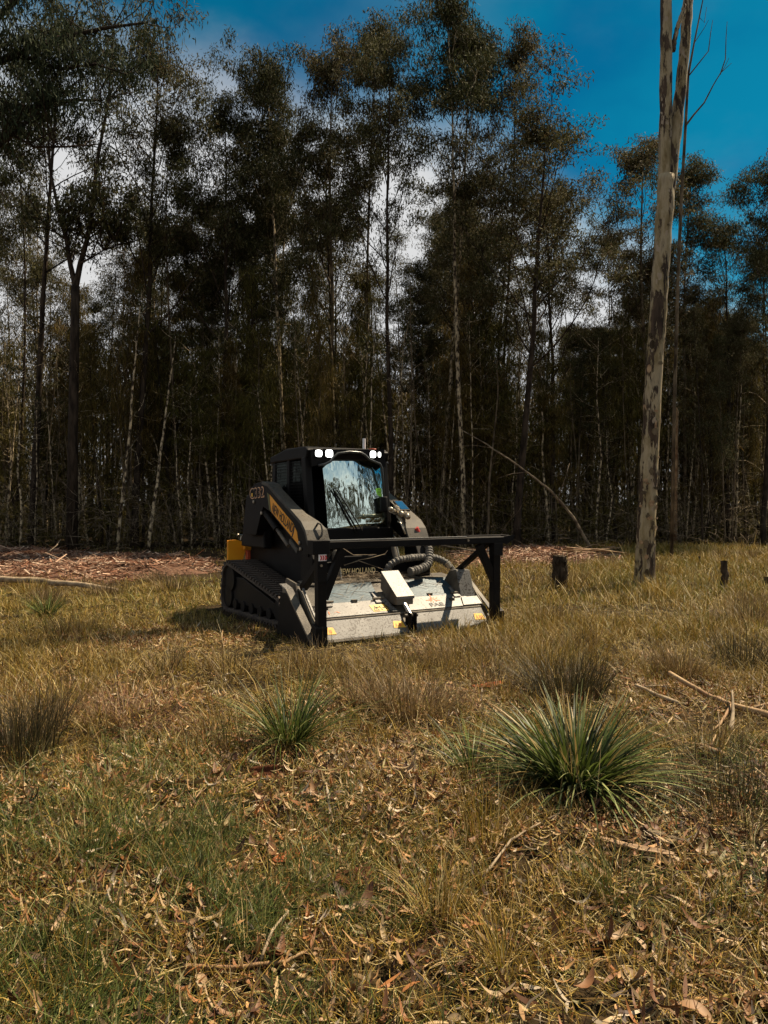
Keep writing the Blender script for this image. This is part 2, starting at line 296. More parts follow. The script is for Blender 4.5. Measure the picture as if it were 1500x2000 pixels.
# big smooth-barked gum: cream bark with dark plates still hanging on
def gumbark():
    m = bpy.data.materials.new('smooth_gum_bark'); m.use_nodes = True; t = m.node_tree; b = t.nodes['Principled BSDF']; b.inputs['Roughness'].default_value = .75; b.inputs['Specular IOR Level'].default_value = .2
    co = N(t, 'ShaderNodeTexCoord')
    def nz(s, st, d=5, ro=.55):
        mp = N(t, 'ShaderNodeMapping'); mp.inputs['Scale'].default_value = st; t.links.new(co.outputs['Object'], mp.inputs[0])
        n = N(t, 'ShaderNodeTexNoise'); n.inputs['Scale'].default_value = s; n.inputs['Detail'].default_value = d; n.inputs['Roughness'].default_value = ro; t.links.new(mp.outputs[0], n.inputs['Vector']); return n.outputs[0]
    def ramp(src, stops):
        r = N(t, 'ShaderNodeValToRGB'); e = r.color_ramp.elements
        for i, (p, c) in enumerate(stops):
            if i < 2: e[i].position = p; e[i].color = (*c, 1)
            else: q = e.new(p); q.color = (*c, 1)
        t.links.new(src, r.inputs[0]); return r.outputs[0]
    base = ramp(nz(2.6, (2.2, 2.2, .6), 9, .65), [(.3, (.12, .08, .03)), (.43, (.24, .185, .095)), (.55, (.36, .29, .18)), (.68, (.19, .15, .095))])
    plate = ramp(nz(2.6, (2.2, 2.2, .45), 10, .68), [(.505, (0, 0, 0)), (.53, (1, 1, 1))])
    fle = ramp(nz(7.0, (1.3, 1.3, .55), 2), [(.655, (0, 0, 0)), (.67, (1, 1, 1))])
    mx = N(t, 'ShaderNodeMix', data_type='RGBA'); t.links.new(plate, mx.inputs[0]); t.links.new(base, mx.inputs[6])
    dk = ramp(nz(9, (1, 1, .4)), [(.35, (.025, .016, .010)), (.65, (.085, .056, .034))]); t.links.new(dk, mx.inputs[7])
    mf = N(t, 'ShaderNodeMix', data_type='RGBA'); t.links.new(fle, mf.inputs[0]); t.links.new(mx.outputs[2], mf.inputs[6]); mf.inputs[7].default_value = (.33, .26, .18, 1)
    t.links.new(mf.outputs[2], b.inputs['Base Color'])
    bu = N(t, 'ShaderNodeBump'); bu.inputs['Strength'].default_value = .6; bu.inputs['Distance'].default_value = .02; t.links.new(plate, bu.inputs['Height'])
    b2 = N(t, 'ShaderNodeBump'); b2.inputs['Strength'].default_value = .25; b2.inputs['Distance'].default_value = .01; t.links.new(nz(30, (1, 1, .4)), b2.inputs['Height']); t.links.new(bu.outputs[0], b2.inputs['Normal']); t.links.new(b2.outputs[0], b.inputs['Normal'])
    return m
M['gumbark'] = gumbark()

# ------------------------------------------------------------------ ground
def axis(lo, hi, n, far):
    core = np.linspace(lo, hi, n); k = np.linspace(0, 1, 14)[1:] ** 3
    return np.concatenate([lo - far * k[::-1], core, hi + far * k])
gx = axis(-20, 20, 150, 900); gy = axis(-4, 40, 170, 900)
GX, GY = np.meshgrid(gx, gy); GZ = hgt(GX, GY)
nx, ny = len(gx), len(gy); I = np.arange(nx * ny).reshape(ny, nx)
gq = np.stack([I[:-1, :-1], I[:-1, 1:], I[1:, 1:], I[1:, :-1]], -1).reshape(-1, 4)
ground = link('ground', np_mesh('ground', np.stack([GX, GY, GZ], -1), gq, M['soil'], smooth=True)); tag(ground, 'flat clearing of dry grass and leaf litter running back to the forest', kind='structure')

def mound(name, outline_px, h, label):
    """low bed of shredded wood; outline given by ground points"""
    P = np.array([gp(*q) for q in outline_px]); x0, y0 = P.min(0); x1, y1 = P.max(0)
    xs = np.linspace(x0, x1, 90); ys = np.linspace(y0, y1, 60); X, Y = np.meshgrid(xs, ys)
    # signed inside-ness by polygon distance
    inside = np.zeros(X.shape, bool); dist = np.full(X.shape, 1e9); n = len(P)
    for i in range(n):
        a, b_ = P[i], P[(i + 1) % n]
        c = ((a[1] > Y) != (b_[1] > Y)) & (X < (b_[0] - a[0]) * (Y - a[1]) / (b_[1] - a[1] + 1e-9) + a[0]); inside ^= c
        t_ = np.clip(((X - a[0]) * (b_[0] - a[0]) + (Y - a[1]) * (b_[1] - a[1])) / ((b_ - a) ** 2).sum(), 0, 1)
        dist = np.minimum(dist, np.hypot(X - a[0] - t_ * (b_[0] - a[0]), Y - a[1] - t_ * (b_[1] - a[1])))
    s = np.where(inside, dist, -dist) + (fbm(X, Y, .8, 21) - .5) * 1.2
    Z = hgt(X, Y) - .05 + np.clip(s / 1.2, -.6, 1) * (.06 + h * fbm(X, Y, .6, 5))
    J = np.arange(X.size).reshape(X.shape); q = np.stack([J[:-1, :-1], J[:-1, 1:], J[1:, 1:], J[1:, :-1]], -1).reshape(-1, 4)
    o = link(name, np_mesh(name, np.stack([X, Y, Z], -1), q, M['mulch'], smooth=True)); tag(o, label, kind='structure')
    pts = np.stack([X, Y, Z], -1)[s > .05]; return pts
bedL = mound('mulch_bed', [(-420, 1140), (-300, 1074), (60, 1074), (180, 1080), (330, 1088), (440, 1092), (445, 1122), (330, 1128), (240, 1140), (60, 1143)], .22, 'bed of reddish shredded wood left along the forest edge beside the loader')
bedR = mound('mulch_bed', [(840, 1078), (980, 1073), (1090, 1072), (1215, 1082), (1225, 1092), (1060, 1108), (900, 1114)], .15, 'bed of reddish shredded wood behind the mulcher and tall gum')

# ------------------------------------------------------------------ blades and leaves (bulk geometry)
def wedge(n, d0, d1, p=1.0, m=.56, extra=.7):
    u = rng.random(n); d = d0 + (d1 - d0) * u ** p; x = (rng.random(n) * 2 - 1) * (d * m + extra); return x, d
def blades(x, y, z, h, w, az, lean, curl, col, K=3, tip=.12, zc=0.0):
    n = len(x); t = np.linspace(0, 1, K + 1)[None, :]; h = h[:, None]; lean = np.asarray(lean).reshape(-1, 1) * np.ones((n, 1)); curl = np.asarray(curl).reshape(-1, 1) * np.ones((n, 1))
    ang = lean + curl * t; dt = 1.0 / K
    sx_ = np.concatenate([np.zeros((n, 1)), np.cumsum(np.sin(ang[:, 1:]) * dt, 1)], 1) * h; sz_ = np.concatenate([np.zeros((n, 1)), np.cumsum(np.cos(ang[:, 1:]) * dt, 1)], 1) * h
    ca, sa = np.cos(az)[:, None], np.sin(az)[:, None]
    wa = az + np.pi / 2 + rng.normal(0, .7, n); wx, wy = np.cos(wa)[:, None], np.sin(wa)[:, None]
    ww = w[:, None] * .5 * (1 - (1 - tip) * t ** 1.6)
    cx = x[:, None] + sx_ * ca; cy = y[:, None] + sx_ * sa; cz = z[:, None] + np.maximum(sz_, -.01 + 0 * sz_) + zc
    L = np.stack([cx - wx * ww, cy - wy * ww, cz], -1); Rr = np.stack([cx + wx * ww, cy + wy * ww, cz], -1)
    V = np.stack([L, Rr], 2).reshape(-1, 3)
    base = (np.arange(n) * (K + 1) * 2)[:, None]; k = np.arange(K)[None, :] * 2
    Q = np.stack([base + k, base + k + 1, base + k + 3, base + k + 2], -1).reshape(-1, 4)
    C = np.repeat(col, (K + 1) * 2, axis=0)
    return V, Q, C
def flats(x, y, z, ln, w, yaw, pitch, roll, curl, col, K=3, shape=1):
    """flat curved pieces (leaves, chips)"""
    n = len(x); t = np.linspace(0, 1, K + 1)
    wd = (np.sin(np.pi * np.clip(t * .9 + .05, 0, 1)) ** .8 if shape else np.ones(K + 1)) * .5
    lx = (t - .5)[None, :] * ln[:, None]; lz = curl[:, None] * ((t - .5) ** 2)[None, :] * 4 * ln[:, None]
    side = curl[:, None] * .5 * ((t - .5) ** 2)[None, :] * ln[:, None]
    out = []
    cyw, syw = np.cos(yaw)[:, None], np.sin(yaw)[:, None]; cp, sp = np.cos(pitch)[:, None], np.sin(pitch)[:, None]; cr, sr = np.cos(roll)[:, None], np.sin(roll)[:, None]
    for s in (-1, 1):
        a = lx; b_ = s * wd[None, :] * w[:, None] + side * (1 if shape else 0); c = lz
        b2 = b_ * cr - c * sr; c2 = b_ * sr + c * cr
        a2 = a * cp - c2 * sp; c3 = a * sp + c2 * cp
        out.append(np.stack([x[:, None] + a2 * cyw - b2 * syw, y[:, None] + a2 * syw + b2 * cyw, z[:, None] + c3], -1))
    V = np.stack(out, 2).reshape(-1, 3); base = (np.arange(n) * (K + 1) * 2)[:, None]; k = np.arange(K)[None, :] * 2
    Q = np.stack([base + k, base + k + 1, base + k + 3, base + k + 2], -1).reshape(-1, 4)
    return V, Q, np.repeat(col, (K + 1) * 2, axis=0)
def pal(n, cols, wts, jit=.25):
    cols = np.array(cols); i = rng.choice(len(cols), n, p=np.array(wts) / sum(wts)); c = cols[i] * .74 * (1 + rng.normal(0, jit, (n, 1))); return np.clip(c, .004, .9)
STRAW = [(.43, .29, .062), (.31, .195, .030), (.21, .12, .022), (.56, .44, .20), (.18, .16, .018), (.08, .045, .013)]
def in_machine(x, y):
    dx, dy = x + .745, y - 8.05; lx = .848 * dx + .53 * dy; ly = -.53 * dx + .848 * dy
    return (lx > -.02) & (lx < 2.5) & (ly > .1) & (ly < 3.7)
def in_bed(x, y):
    py = 985 + 1.5 * 1502 / y; px = 750 + 1502 * x / y
    L = (px < 440) & (py < 1132) & (py > 1068); Rr = (px > 870) & (py < 1106) & (py > 1074) & (px < 1215); return L | Rr
def merge(parts):
    V, Q, C, o = [], [], [], 0
    for v, q, c in parts: V.append(v); Q.append(q + o); C.append(c); o += len(v)
    return np.concatenate(V), np.concatenate(Q), np.concatenate(C)
def grassfield(n, d0, d1, p, hm, hs, w, cols, wts, thr, sc, seed, lean=.35, curl=.7, bedkeep=.06):
    x, y = wedge(n, d0, d1, p); k = (fbm(x, y, sc, seed) + rng.normal(0, .05, n) > thr) & (vnoise(x, y, 5.5, seed + 3) + .5 * vnoise(x, y, 13, seed + 5) + rng.normal(0, .12, n) > .62); k &= ~in_machine(x, y); k &= (~in_bed(x, y)) | (rng.random(n) < bedkeep)
    x, y = x[k], y[k]; m = len(x); hv = hm * (.35 + 1.1 * fbm(x, y, .9, seed + 7)) * np.where(y > 7.5, .72 + .55 * np.clip(x / y * 4 + .1, 0, 1), 1) * np.clip(rng.normal(1, hs, m), .3, 2.2)
    gx_ = rng.normal(0, 1, m); az = rng.random(m) * 6.28
    return blades(x, y, hgt(x, y), hv, w * (.6 + .9 * rng.random(m)) * (1 + y * .05), az, np.abs(rng.normal(lean, .25, m)), rng.normal(curl, .5, m), pal(m, cols, wts), 3)
# dry grass: taller and denser in the middle distance, thin in the litter foreground
P = [grassfield(70000, 1.5, 5.5, .8, .10, .4, .0035, STRAW, [3, 3, 3, 2, 2, 2], .53, .9, 31),
     grassfield(110000, 4.6, 9.5, .8, .135, .45, .0042, STRAW, [3, 4, 3, 2, 2, 1.5], .47, .8, 32),
     grassfield(180000, 8.5, 27, .75, .165, .35, .006, STRAW, [3, 4, 3, 1.5, 2.5, 1], .33, .5, 33)]
for n_, d0, d1, hm, w in ((1800, 2.2, 5, .22, .0028), (3000, 5, 10, .26, .0042), (5500, 9, 24, .30, .0075)):
    P.append(grassfield(n_, d0, d1, .8, hm, .35, w, [(.60, .47, .24), (.48, .36, .14), (.36, .25, .08)], [2, 3, 2], .36, .7, 71, .3, .5, .02))
V, Q, C = merge(P); tag(link('dry_grass', np_mesh('dry_grass', V, Q, M['grass'], C)), 'dry straw coloured grass growing all over the clearing', 'grass', kind='stuff')
GREEN = [(.10, .135, .025), (.075, .10, .018), (.16, .17, .04), (.24, .21, .07), (.05, .075, .015)]
P = [grassfield(70000, 1.5, 5.0, .8, .12, .4, .0036, GREEN, [3, 3, 2, 1, 2], .57, .55, 41, .5, .9),
     grassfield(90000, 8.5, 26, .75, .15, .35, .006, [(.20, .19, .025), (.14, .15, .02), (.28, .23, .045), (.09, .10, .015), (.34, .27, .07)], [3, 2, 4, 2, 2], .44, .3, 43)]
# greener lower-left corner
x = rng.normal(-.75, .42, 26000); y = rng.normal(2.75, .5, 26000); k = (y > 1.5) & (fbm(x, y, 1.6, 44) > .42); x, y = x[k], y[k]; m_ = len(x)
P.append(blades(x, y, hgt(x, y), .11 * np.clip(rng.normal(1, .4, m_), .3, 2), .0034 * (.6 + .8 * rng.random(m_)), rng.normal(.6, .9, m_), np.abs(rng.normal(.6, .3, m_)), rng.normal(.8, .5, m_), pal(m_, GREEN, [3, 3, 2, 1, 2]), 3))
V, Q, C = merge(P); tag(link('green_grass', np_mesh('green_grass', V, Q, M['grass'], C)), 'patches of short green grass among the dry grass', 'grass', kind='stuff')
# thatch: dead blades lying flat
x, y = wedge(80000, 1.5, 14, .8); k = ~in_machine(x, y); x, y = x[k], y[k]; m_ = len(x)
V, Q, C = flats(x, y, hgt(x, y) + .008 + .03 * rng.random(m_) ** 2, .06 + .12 * rng.random(m_), .002 + .0025 * rng.random(m_) + y * .0001, rng.random(m_) * 6.28, rng.normal(0, .22, m_), rng.normal(0, .5, m_), rng.normal(.05, .12, m_), pal(m_, STRAW, [4, 3, 2, 3, 1, 2]), 3, 1)
tag(link('grass_thatch', np_mesh('grass_thatch', V, Q, M['grass'], C)), 'dead flattened grass stems matted over the soil', 'thatch', kind='stuff')
# leaf litter, thick near the camera
LIT = [(.42, .23, .09), (.30, .12, .035), (.54, .37, .19), (.15, .06, .022), (.58, .47, .33), (.22, .18, .06), (.07, .035, .02)]
x, y = wedge(75000, 1.5, 9.5, .62); dn = fbm(x, y, .9, 51); k = (dn + rng.normal(0, .08, len(x)) + np.clip((y - 3.5) * -.04, -.12, .1) > .42) & ~in_machine(x, y); x, y = x[k], y[k]; m_ = len(x)
V, Q, C = flats(x, y, hgt(x, y) + .01 + .03 * rng.random(m_), .02 + .10 * rng.random(m_) ** 1.7, .005 + .011 * rng.random(m_), rng.random(m_) * 6.28, rng.normal(0, .3, m_), rng.normal(0, .5, m_), rng.normal(.15, .3, m_), pal(m_, LIT, [3, 3, 3, 3, 1.2, 1.2, 2]), 4, 1)
tag(link('leaf_litter', np_mesh('leaf_litter', V, Q, M['litter'], C)), 'small dead gum leaves strewn over the foreground soil', 'leaf litter', kind='stuff')
# wood chips and shredded sticks on the beds
CH = [(.34, .18, .11), (.25, .11, .06), (.46, .30, .20), (.16, .075, .045), (.58, .44, .32), (.10, .05, .03)]
def chips(pts, n, ln=(.05, .36), th=(.010, .022), pit=.22):
    i = rng.choice(len(pts), n); b_ = pts[i]; i = i[vnoise(b_[:, 0], b_[:, 1], 1.3, 61) + rng.normal(0, .2, n) > .3]; n = len(i); b_ = pts[i]; x = b_[:, 0] + rng.normal(0, .12, n); y = b_[:, 1] + rng.normal(0, .12, n); z = b_[:, 2] + .01 + .035 * rng.random(n)
    return flats(x, y, z, ln[0] + ln[1] * rng.random(n) ** 2.5, th[0] + th[1] * rng.random(n), rng.normal(0, .9, n), rng.normal(0, pit, n), rng.normal(0, .5, n), rng.normal(0, .08, n), pal(n, CH, [3, 3, 3, 2, 1.5, 2]), 2, 0)
V, Q, C = merge([chips(bedL, 30000), chips(bedR, 13000), chips(bedL, 900, (.4, 1.0), (.012, .02), .16), chips(bedR, 350, (.4, 1.0), (.012, .02), .18)])
tag(link('wood_chips', np_mesh('wood_chips', V, Q, M['chip'], C)), 'reddish wood chips and shredded sticks along the forest edge', 'wood chips', kind='stuff')

# ------------------------------------------------------------------ tufts, tussocks and strappy plants: each one a thing
def tuft(name, px, py, rad, h, n, w, cols, wts, label, cat, group=None, m='grass', lean=.75, curl=.9, spread=.35, flat=0):
    if name == 'grass_tussock': h *= .8; n = int(n * .8); curl *= 1.4
    X, Y = gp(px, py); a = rng.random(n) * 6.28; r_ = rad * spread * np.sqrt(rng.random(n)); x = r_ * np.cos(a); y = r_ * np.sin(a)
    az = a + rng.normal(0, .5, n); q = rng.random(n)
    ln = h * (.75 + .45 * rng.random(n)); le = lean * q ** .8 + flat; cu = curl * (.3 + q) + rng.normal(0, .35, n)
    if m == 'lom': le = lean * (.12 + .88 * q ** .7); cu = .35 + curl * rng.random(n) * (.4 + .9 * q)
    wd_ = px * .37; le = np.clip(le + .32 * np.cos(az - wd_) * (m != 'lom'), 0, 2.2)
    V, Q, C = blades(x, y, np.zeros(n), ln * (1 + .35 * q), w * (.7 + .6 * rng.random(n)), az, le, cu, pal(n, cols, wts, .22), 7 if m == 'lom' else 5)
    o = link(name, np_mesh(name, V, Q, M[m], C), loc=(X, Y, float(hgt(X, Y)) - .01)); tag(o, label, cat, group); return o
LOM = [(.070, .10, .018), (.13, .17, .035), (.022, .034, .007), (.28, .30, .11), (.40, .28, .10)]
tuft('strap_plant', 1125, 1545, .42, .50, 620, .016, LOM, [4, 3, 3, 1.3, .7], 'largest dark green strap leaved plant, right of centre in the foreground', 'grass plant', m='lom', lean=.98, curl=1.15, spread=.3)
tuft('strap_plant', 565, 1462, .28, .44, 330, .008, LOM, [4, 3, 3, 1, 1], 'green strap leaved plant in front of the mulcher, above the curled dark bark', 'grass plant', m='lom', lean=.9, curl=.9, spread=.35)
tuft('strap_plant', 922, 1510, .16, .30, 110, .007, LOM, [4, 3, 3, 1, 1], 'small strap leaved plant touching the left side of the largest one', 'grass plant', m='lom', lean=.8, curl=.9)
tuft('strap_plant', 90, 1208, .22, .36, 140, .011, LOM, [4, 3, 3, 1, 1], 'far green strap leaved plant just below the fallen log at left', 'grass plant', m='lom', lean=.8, curl=.9)
BR = [(.20, .13, .055), (.12, .075, .03), (.30, .20, .09), (.07, .06, .02), (.40, .28, .13)]
DK = [(.045, .042, .014), (.08, .06, .025), (.13, .09, .04), (.03, .025, .01)]
G_ = 'grass tussocks in the clearing'
tuft('grass_tussock', 800, 1392, .42, .42, 900, .0042, BR, [4, 3, 3, 1, 2], 'wide brown grass tussock in front of the middle of the mulcher', 'grass tussock', lean=.8, curl=.6, spread=.75)
tuft('grass_tussock', 1108, 1362, .36, .54, 900, .004, DK, [4, 3, 2, 2], 'dark rushy tussock directly behind the largest strap leaved plant', 'grass tussock', lean=.5, curl=.5, spread=.8)
tuft('grass_tussock', 1325, 1320, .26, .38, 500, .005, BR, [4, 3, 3, 2, 1], 'brown tussock with dark base above the forked fallen branch', 'grass tussock', lean=.6, curl=.5, spread=.7)
tuft('grass_tussock', 1455, 1296, .32, .38, 500, .005, DK, [4, 3, 3, 2], 'dark tussock near the right edge between post and fallen branch', 'grass tussock', lean=.6, curl=.5, spread=.8)
tuft('grass_tussock', 25, 1492, .26, .42, 600, .004, DK, [4, 3, 2, 2], 'dark green brown tussock cut by the left edge', 'grass tussock', lean=.4, curl=.35, spread=.9)
tuft('grass_tussock', 1440, 1592, .30, .34, 650, .0032, DK, [3, 3, 3, 2], 'dark wiry tussock at the right edge below the fallen branches', 'grass tussock', lean=.5, curl=.4, spread=.95)
tuft('grass_tussock', 255, 1418, .40, .40, 700, .0038, [(.30, .17, .09), (.20, .10, .05), (.38, .25, .14), (.10, .06, .03)], [4, 3, 2, 2], 'flattened reddish brown grass mound left of the strap leaved plants', 'grass tussock', lean=.9, curl=1.3, spread=.75, flat=.15)
tuft('grass_tussock', 610, 1318, .30, .32, 420, .0042, BR, [3, 4, 3, 2, 2], 'tussock growing at the left foot of the mulcher', 'grass tussock', lean=.5, curl=.5, spread=.9)
tuft('grass_tussock', 900, 1296, .40, .31, 420, .0045, BR, [3, 3, 3, 1, 3], 'pale brown tussock at the right front edge of the mulcher', 'grass tussock', lean=.5, curl=.5, spread=.95)
tuft('grass_tussock', 770, 1303, .42, .29, 380, .004, BR, [3, 3, 3, 1, 3], 'thin tussock against the middle of the mulcher lip', 'grass tussock', lean=.5, curl=.5, spread=.95)
tuft('grass_tussock', 1290, 1165, .30, .42, 360, .008, STRAW[:5], [4, 3, 2, 2, 2], 'straw tussock at the foot of the tall pale gum', 'grass tussock', lean=.5, curl=.5, spread=.9)
tuft('grass_tussock', 855, 1800, .16, .30, 150, .003, STRAW, [3, 3, 2, 3, 2, 1], 'sparse upright straw tuft near the bottom centre', 'grass tussock', lean=.5, curl=.4, spread=.5)
tuft('grass_tussock', 950, 1660, .16, .36, 130, .003, STRAW, [3, 3, 2, 3, 2, 1], 'thin tall straw tuft left of the largest strap leaved plant', 'grass tussock', lean=.35, curl=.3, spread=.6)
tuft('grass_tussock', 1205, 1765, .16, .20, 260, .003, GREEN, [3, 2, 3, 2, 1], 'low olive green tuft below the largest strap leaved plant', 'grass tussock', lean=.7, curl=.5, spread=.7)
tuft('grass_tussock', 985, 1905, .15, .26, 200, .003, STRAW, [3, 3, 2, 2, 3, 1], 'drooping olive straw tuft at the bottom right of centre', 'grass tussock', lean=.8, curl=.6, spread=.5)
# wiry brown grass in loose clumps, scattered at random
for i in range(70):
    d = 4.5 + 18 * rng.random() ** 1.3; x_ = (rng.random() * 2 - 1) * (d * .54)
    if bool(in_machine(x_, d)) or bool(in_bed(x_, d)) or (abs(x_ + .6) < 1.7 and 7 < d < 12): continue
    px_ = 750 + 1502 * x_ / d; py_ = 985 + 2253 / d
    tuft('grass_clump', px_, py_, .18 + .2 * rng.random(), .2 + .16 * rng.random(), int(120 + 120 * rng.random()), .003 + d * .00035, (BR if rng.random() < .6 else STRAW[:5]), [3, 3, 3, 2, 2], 'small wiry clump of brown grass among the dry grass', 'grass clump', 'loose wiry grass clumps', lean=.6, curl=.5, spread=.85)

# ------------------------------------------------------------------ fallen leaves that can be picked apart: pieces of the ground
def leaf_mesh(i):
    r = random.Random(100 + i); L = .05 + .09 * r.random(); W = .008 + .013 * r.random(); cu = r.uniform(-.35, .8); tw = r.uniform(-.8, .8); sk = r.uniform(-.25, .25); mb = MB(); K = 6; v = []
    for k in range(K + 1):
        t = k / K; w = W * (math.sin(math.pi * min(1, t * .93 + .04)) ** .75); x = (t - .5) * L; z = cu * ((t - .5) ** 2) * L * 2; y = sk * (t - .5) ** 2 * L * 2; a = tw * (t - .5)
        for s in (-1, 0, 1): v.append((x, y + s * w * math.cos(a), z + s * w * math.sin(a) + abs(s) * w * .35))
    f = [(k * 3 + j, k * 3 + j + 1, k * 3 + j + 4, k * 3 + j + 3) for k in range(K) for j in range(2)]
    me = bpy.data.meshes.new('fallen_leaf'); me.from_pydata(v, [], f); me.materials.append(M['leafobj']); me.polygons.foreach_set('use_smooth', np.ones(len(f), bool)); return me
LM = [leaf_mesh(i) for i in range(12)]
cnt = 0
while cnt < 298:
    d = 2.15 + 2.6 * random.random() ** 1.4; x = random.uniform(-.52, .52) * d
    if float(fbm(x, d, .9, 51)) + random.gauss(0, .08) < .46: continue
    if x < -.25 and d < 3.2 and random.random() < .6: continue
    o = link('fallen_leaf', LM[cnt % 12], ground, (x, d, float(hgt(x, d)) + .018 + .025 * random.random())); o.rotation_euler = (random.gauss(0, .45), random.gauss(0, .4), random.random() * 6.28); s = random.uniform(.7, 1.15); o.scale = (s, s, s); cnt += 1

# ------------------------------------------------------------------ fallen branches, bark, posts
def stick(name, pts, r0, r1, m, label, cat='branch', twigs=(), n=7):
    o = empty(name, pts[0]); tag(o, label, cat); P_ = [Vector(p) for p in pts]; out = []; rr = []
    for i in range(len(P_) - 1):
        for k in range(4):
            t = k / 4; p = P_[i].lerp(P_[i + 1], t); f = (i + t) / (len(P_) - 1); out.append(p + Vector((random.gauss(0, .12), random.gauss(0, .12), random.gauss(0, .08))) * r0); rr.append((r0 + (r1 - r0) * f) * random.uniform(.9, 1.1))
    out.append(P_[-1]); rr.append(r1); b0 = P_[0]
    MB().tube([p - b0 for p in out], rr, n).build('stem', M[m], o, smooth=True)
    for (pt, rt) in twigs: MB().tube([Vector(p) - b0 for p in pt], [rt * (1 - .5 * i / (len(pt) - 1)) for i in range(len(pt))], 5).build('side_twig', M[m], o, smooth=True)
    return o
def G(px, py, z=0.03): X, Y = gp(px, py); return (X, Y, float(hgt(X, Y)) + z)
stick('fallen_branch', [G(1308, 1350, .14), G(1380, 1375, .07), G(1430, 1388, .05), G(1560, 1425, .05)], .018, .024, 'sticko', 'longest pale fallen branch running off the right edge', twigs=[([G(1432, 1388, .06), G(1408, 1420, .05), G(1388, 1432, .03)], .013), ([G(1465, 1392, .05), G(1500, 1378, .06), G(1540, 1372, .05)], .012)])
stick('fallen_branch', [G(1242, 1352, .06), G(1280, 1365, .04), G(1328, 1384, .03)], .013, .019, 'stick', 'short speckled fallen branch behind the largest strap leaved plant', twigs=[([G(1255, 1353, .05), G(1290, 1352, .05), G(1335, 1357, .04)], .009)])
stick('fallen_branch', [G(1262, 1440, .06), G(1335, 1460, .04), G(1372, 1475, .03), G(1415, 1492, .03)], .014, .019, 'sticko', 'orange tan fallen branch at the right of the largest strap leaved plant', twigs=[([G(1345, 1464, .04), G(1335, 1448, .07)], .01), ([G(1390, 1480, .04), G(1400, 1462, .10)], .008)])
stick('bark_strip', [G(1432, 1385, .15), G(1434, 1410, .08), G(1430, 1432, .03)], .006, .022, 'twig', 'pale split bark strip hanging over the longest fallen branch', 'bark', n=5)
stick('fallen_log', [G(-60, 1146, .16), G(60, 1150, .15), G(150, 1154, .13), G(228, 1164, .10)], .06, .04, 'stick', 'pale bare log lying in front of the mulch bed at left', 'log')
stick('fallen_log', [G(170, 1103, .14), G(250, 1105, .12), G(345, 1113, .06)], .04, .025, 'stick', 'thin bare log on top of the mulch bed at left', 'log', twigs=[([G(80, 1098, .1), G(110, 1092, .35), G(118, 1088, .5)], .02)])
stick('fallen_stick', [G(355, 1912, .02), G(450, 1905, .03), G(560, 1888, .025), G(592, 1875, .03)], .0085, .005, 'sticko', 'thin brown stick lying at the bottom left of centre', 'stick')
stick('fallen_stick', [G(508, 1888, .03), G(530, 1850, .05), G(562, 1808, .04)], .006, .0045, 'stick', 'short pale stick leaning over the thin brown stick', 'stick')
stick('fallen_stick', [G(944, 1735, .03), G(1000, 1680, .05), G(1045, 1650, .04), G(1095, 1628, .04)], .006, .004, 'stick', 'curved pale stick below the largest strap leaved plant', 'stick')
stick('fallen_stick', [G(335, 1638, .03), G(370, 1638, .04), G(395, 1644, .03)], .007, .004, 'sticko', 'short curved brown stick in the left foreground', 'stick')
stick('fallen_branch', [G(862, 1086, .35), G(930, 1094, .22), G(1010, 1100, .1)], .025, .018, 'twig', 'thin pale pole lying across the mulch behind the guard bar', twigs=[([G(870, 1092, .2), G(935, 1098, .15), G(1000, 1104, .1)], .016)])
bp = stick('branch_pile', [G(1105, 1083, .15), G(1150, 1088, .12), G(1200, 1082, .2)], .06, .04, 'sticko', 'pile of broken reddish branches behind the charred stump', 'branch pile',
      twigs=[([G(1105 + random.uniform(-12, 20), 1088 + random.uniform(-4, 5), random.uniform(.03, .35)), G(1150 + random.uniform(-30, 30), 1086 + random.uniform(-4, 4), random.uniform(.05, .3)), G(1195 + random.uniform(-30, 30), 1085 + random.uniform(-4, 4), random.uniform(.03, .3))], random.uniform(.015, .04)) for _ in range(11)])
# bent dead sapling arching down from the forest
stick('bent_sapling', [at(1157, 1076, 24.5), at(1120, 1010, 24.3), at(1075, 958, 24.2), at(1010, 908, 24.2), at(950, 868, 24.2), at(905, 842, 24.3)], .05, .015, 'twig', 'bare pale sapling arching over to the left, right of the cab', 'sapling', twigs=[([at(1090, 975, 24.2), at(1105, 930, 24.2), at(1112, 905, 24.2)], .015), ([at(1030, 922, 24.2), at(1000, 925, 24.2), at(970, 935, 24.2)], .014), ([at(960, 875, 24.2), at(930, 870, 24.2), at(890, 872, 24.2)], .014)])
def bark(name, px, py, L, W, yaw, m, label, cup=.9, curl=.15, tilt=0):
    X, Y = gp(px, py); v = []; K, J = 8, 6; r = random.Random(px)
    for k in range(K + 1):
        t = k / K - .5; ww = W * (1 - .5 * abs(t * 2) ** 3) * r.uniform(.85, 1.1)
        for j in range(J + 1):
            a = (j / J - .5) * cup * 2; v.append((t * L, ww / 2 * math.sin(a) / max(.3, math.sin(cup)), ww * .5 * (1 - math.cos(a)) + curl * t * t * L + r.gauss(0, .0015)))
    f = [(k * (J + 1) + j, (k + 1) * (J + 1) + j, (k + 1) * (J + 1) + j + 1, k * (J + 1) + j + 1) for k in range(K) for j in range(J)]
    mb = MB(); mb.add(v, f); o = mb.build(name, M[m], smooth=True); s_ = o.modifiers.new('s', 'SOLIDIFY'); s_.thickness = .004
    o.location = (X, Y, float(hgt(X, Y)) + .025); o.rotation_euler = (tilt, 0, yaw); tag(o, label, 'bark'); return o
bark('bark_sheet', 525, 1528, .21, .085, .1, 'barkpd', 'curled dark wet bark sheet below the smaller strap leaved plant', 1.2, .3, .5)
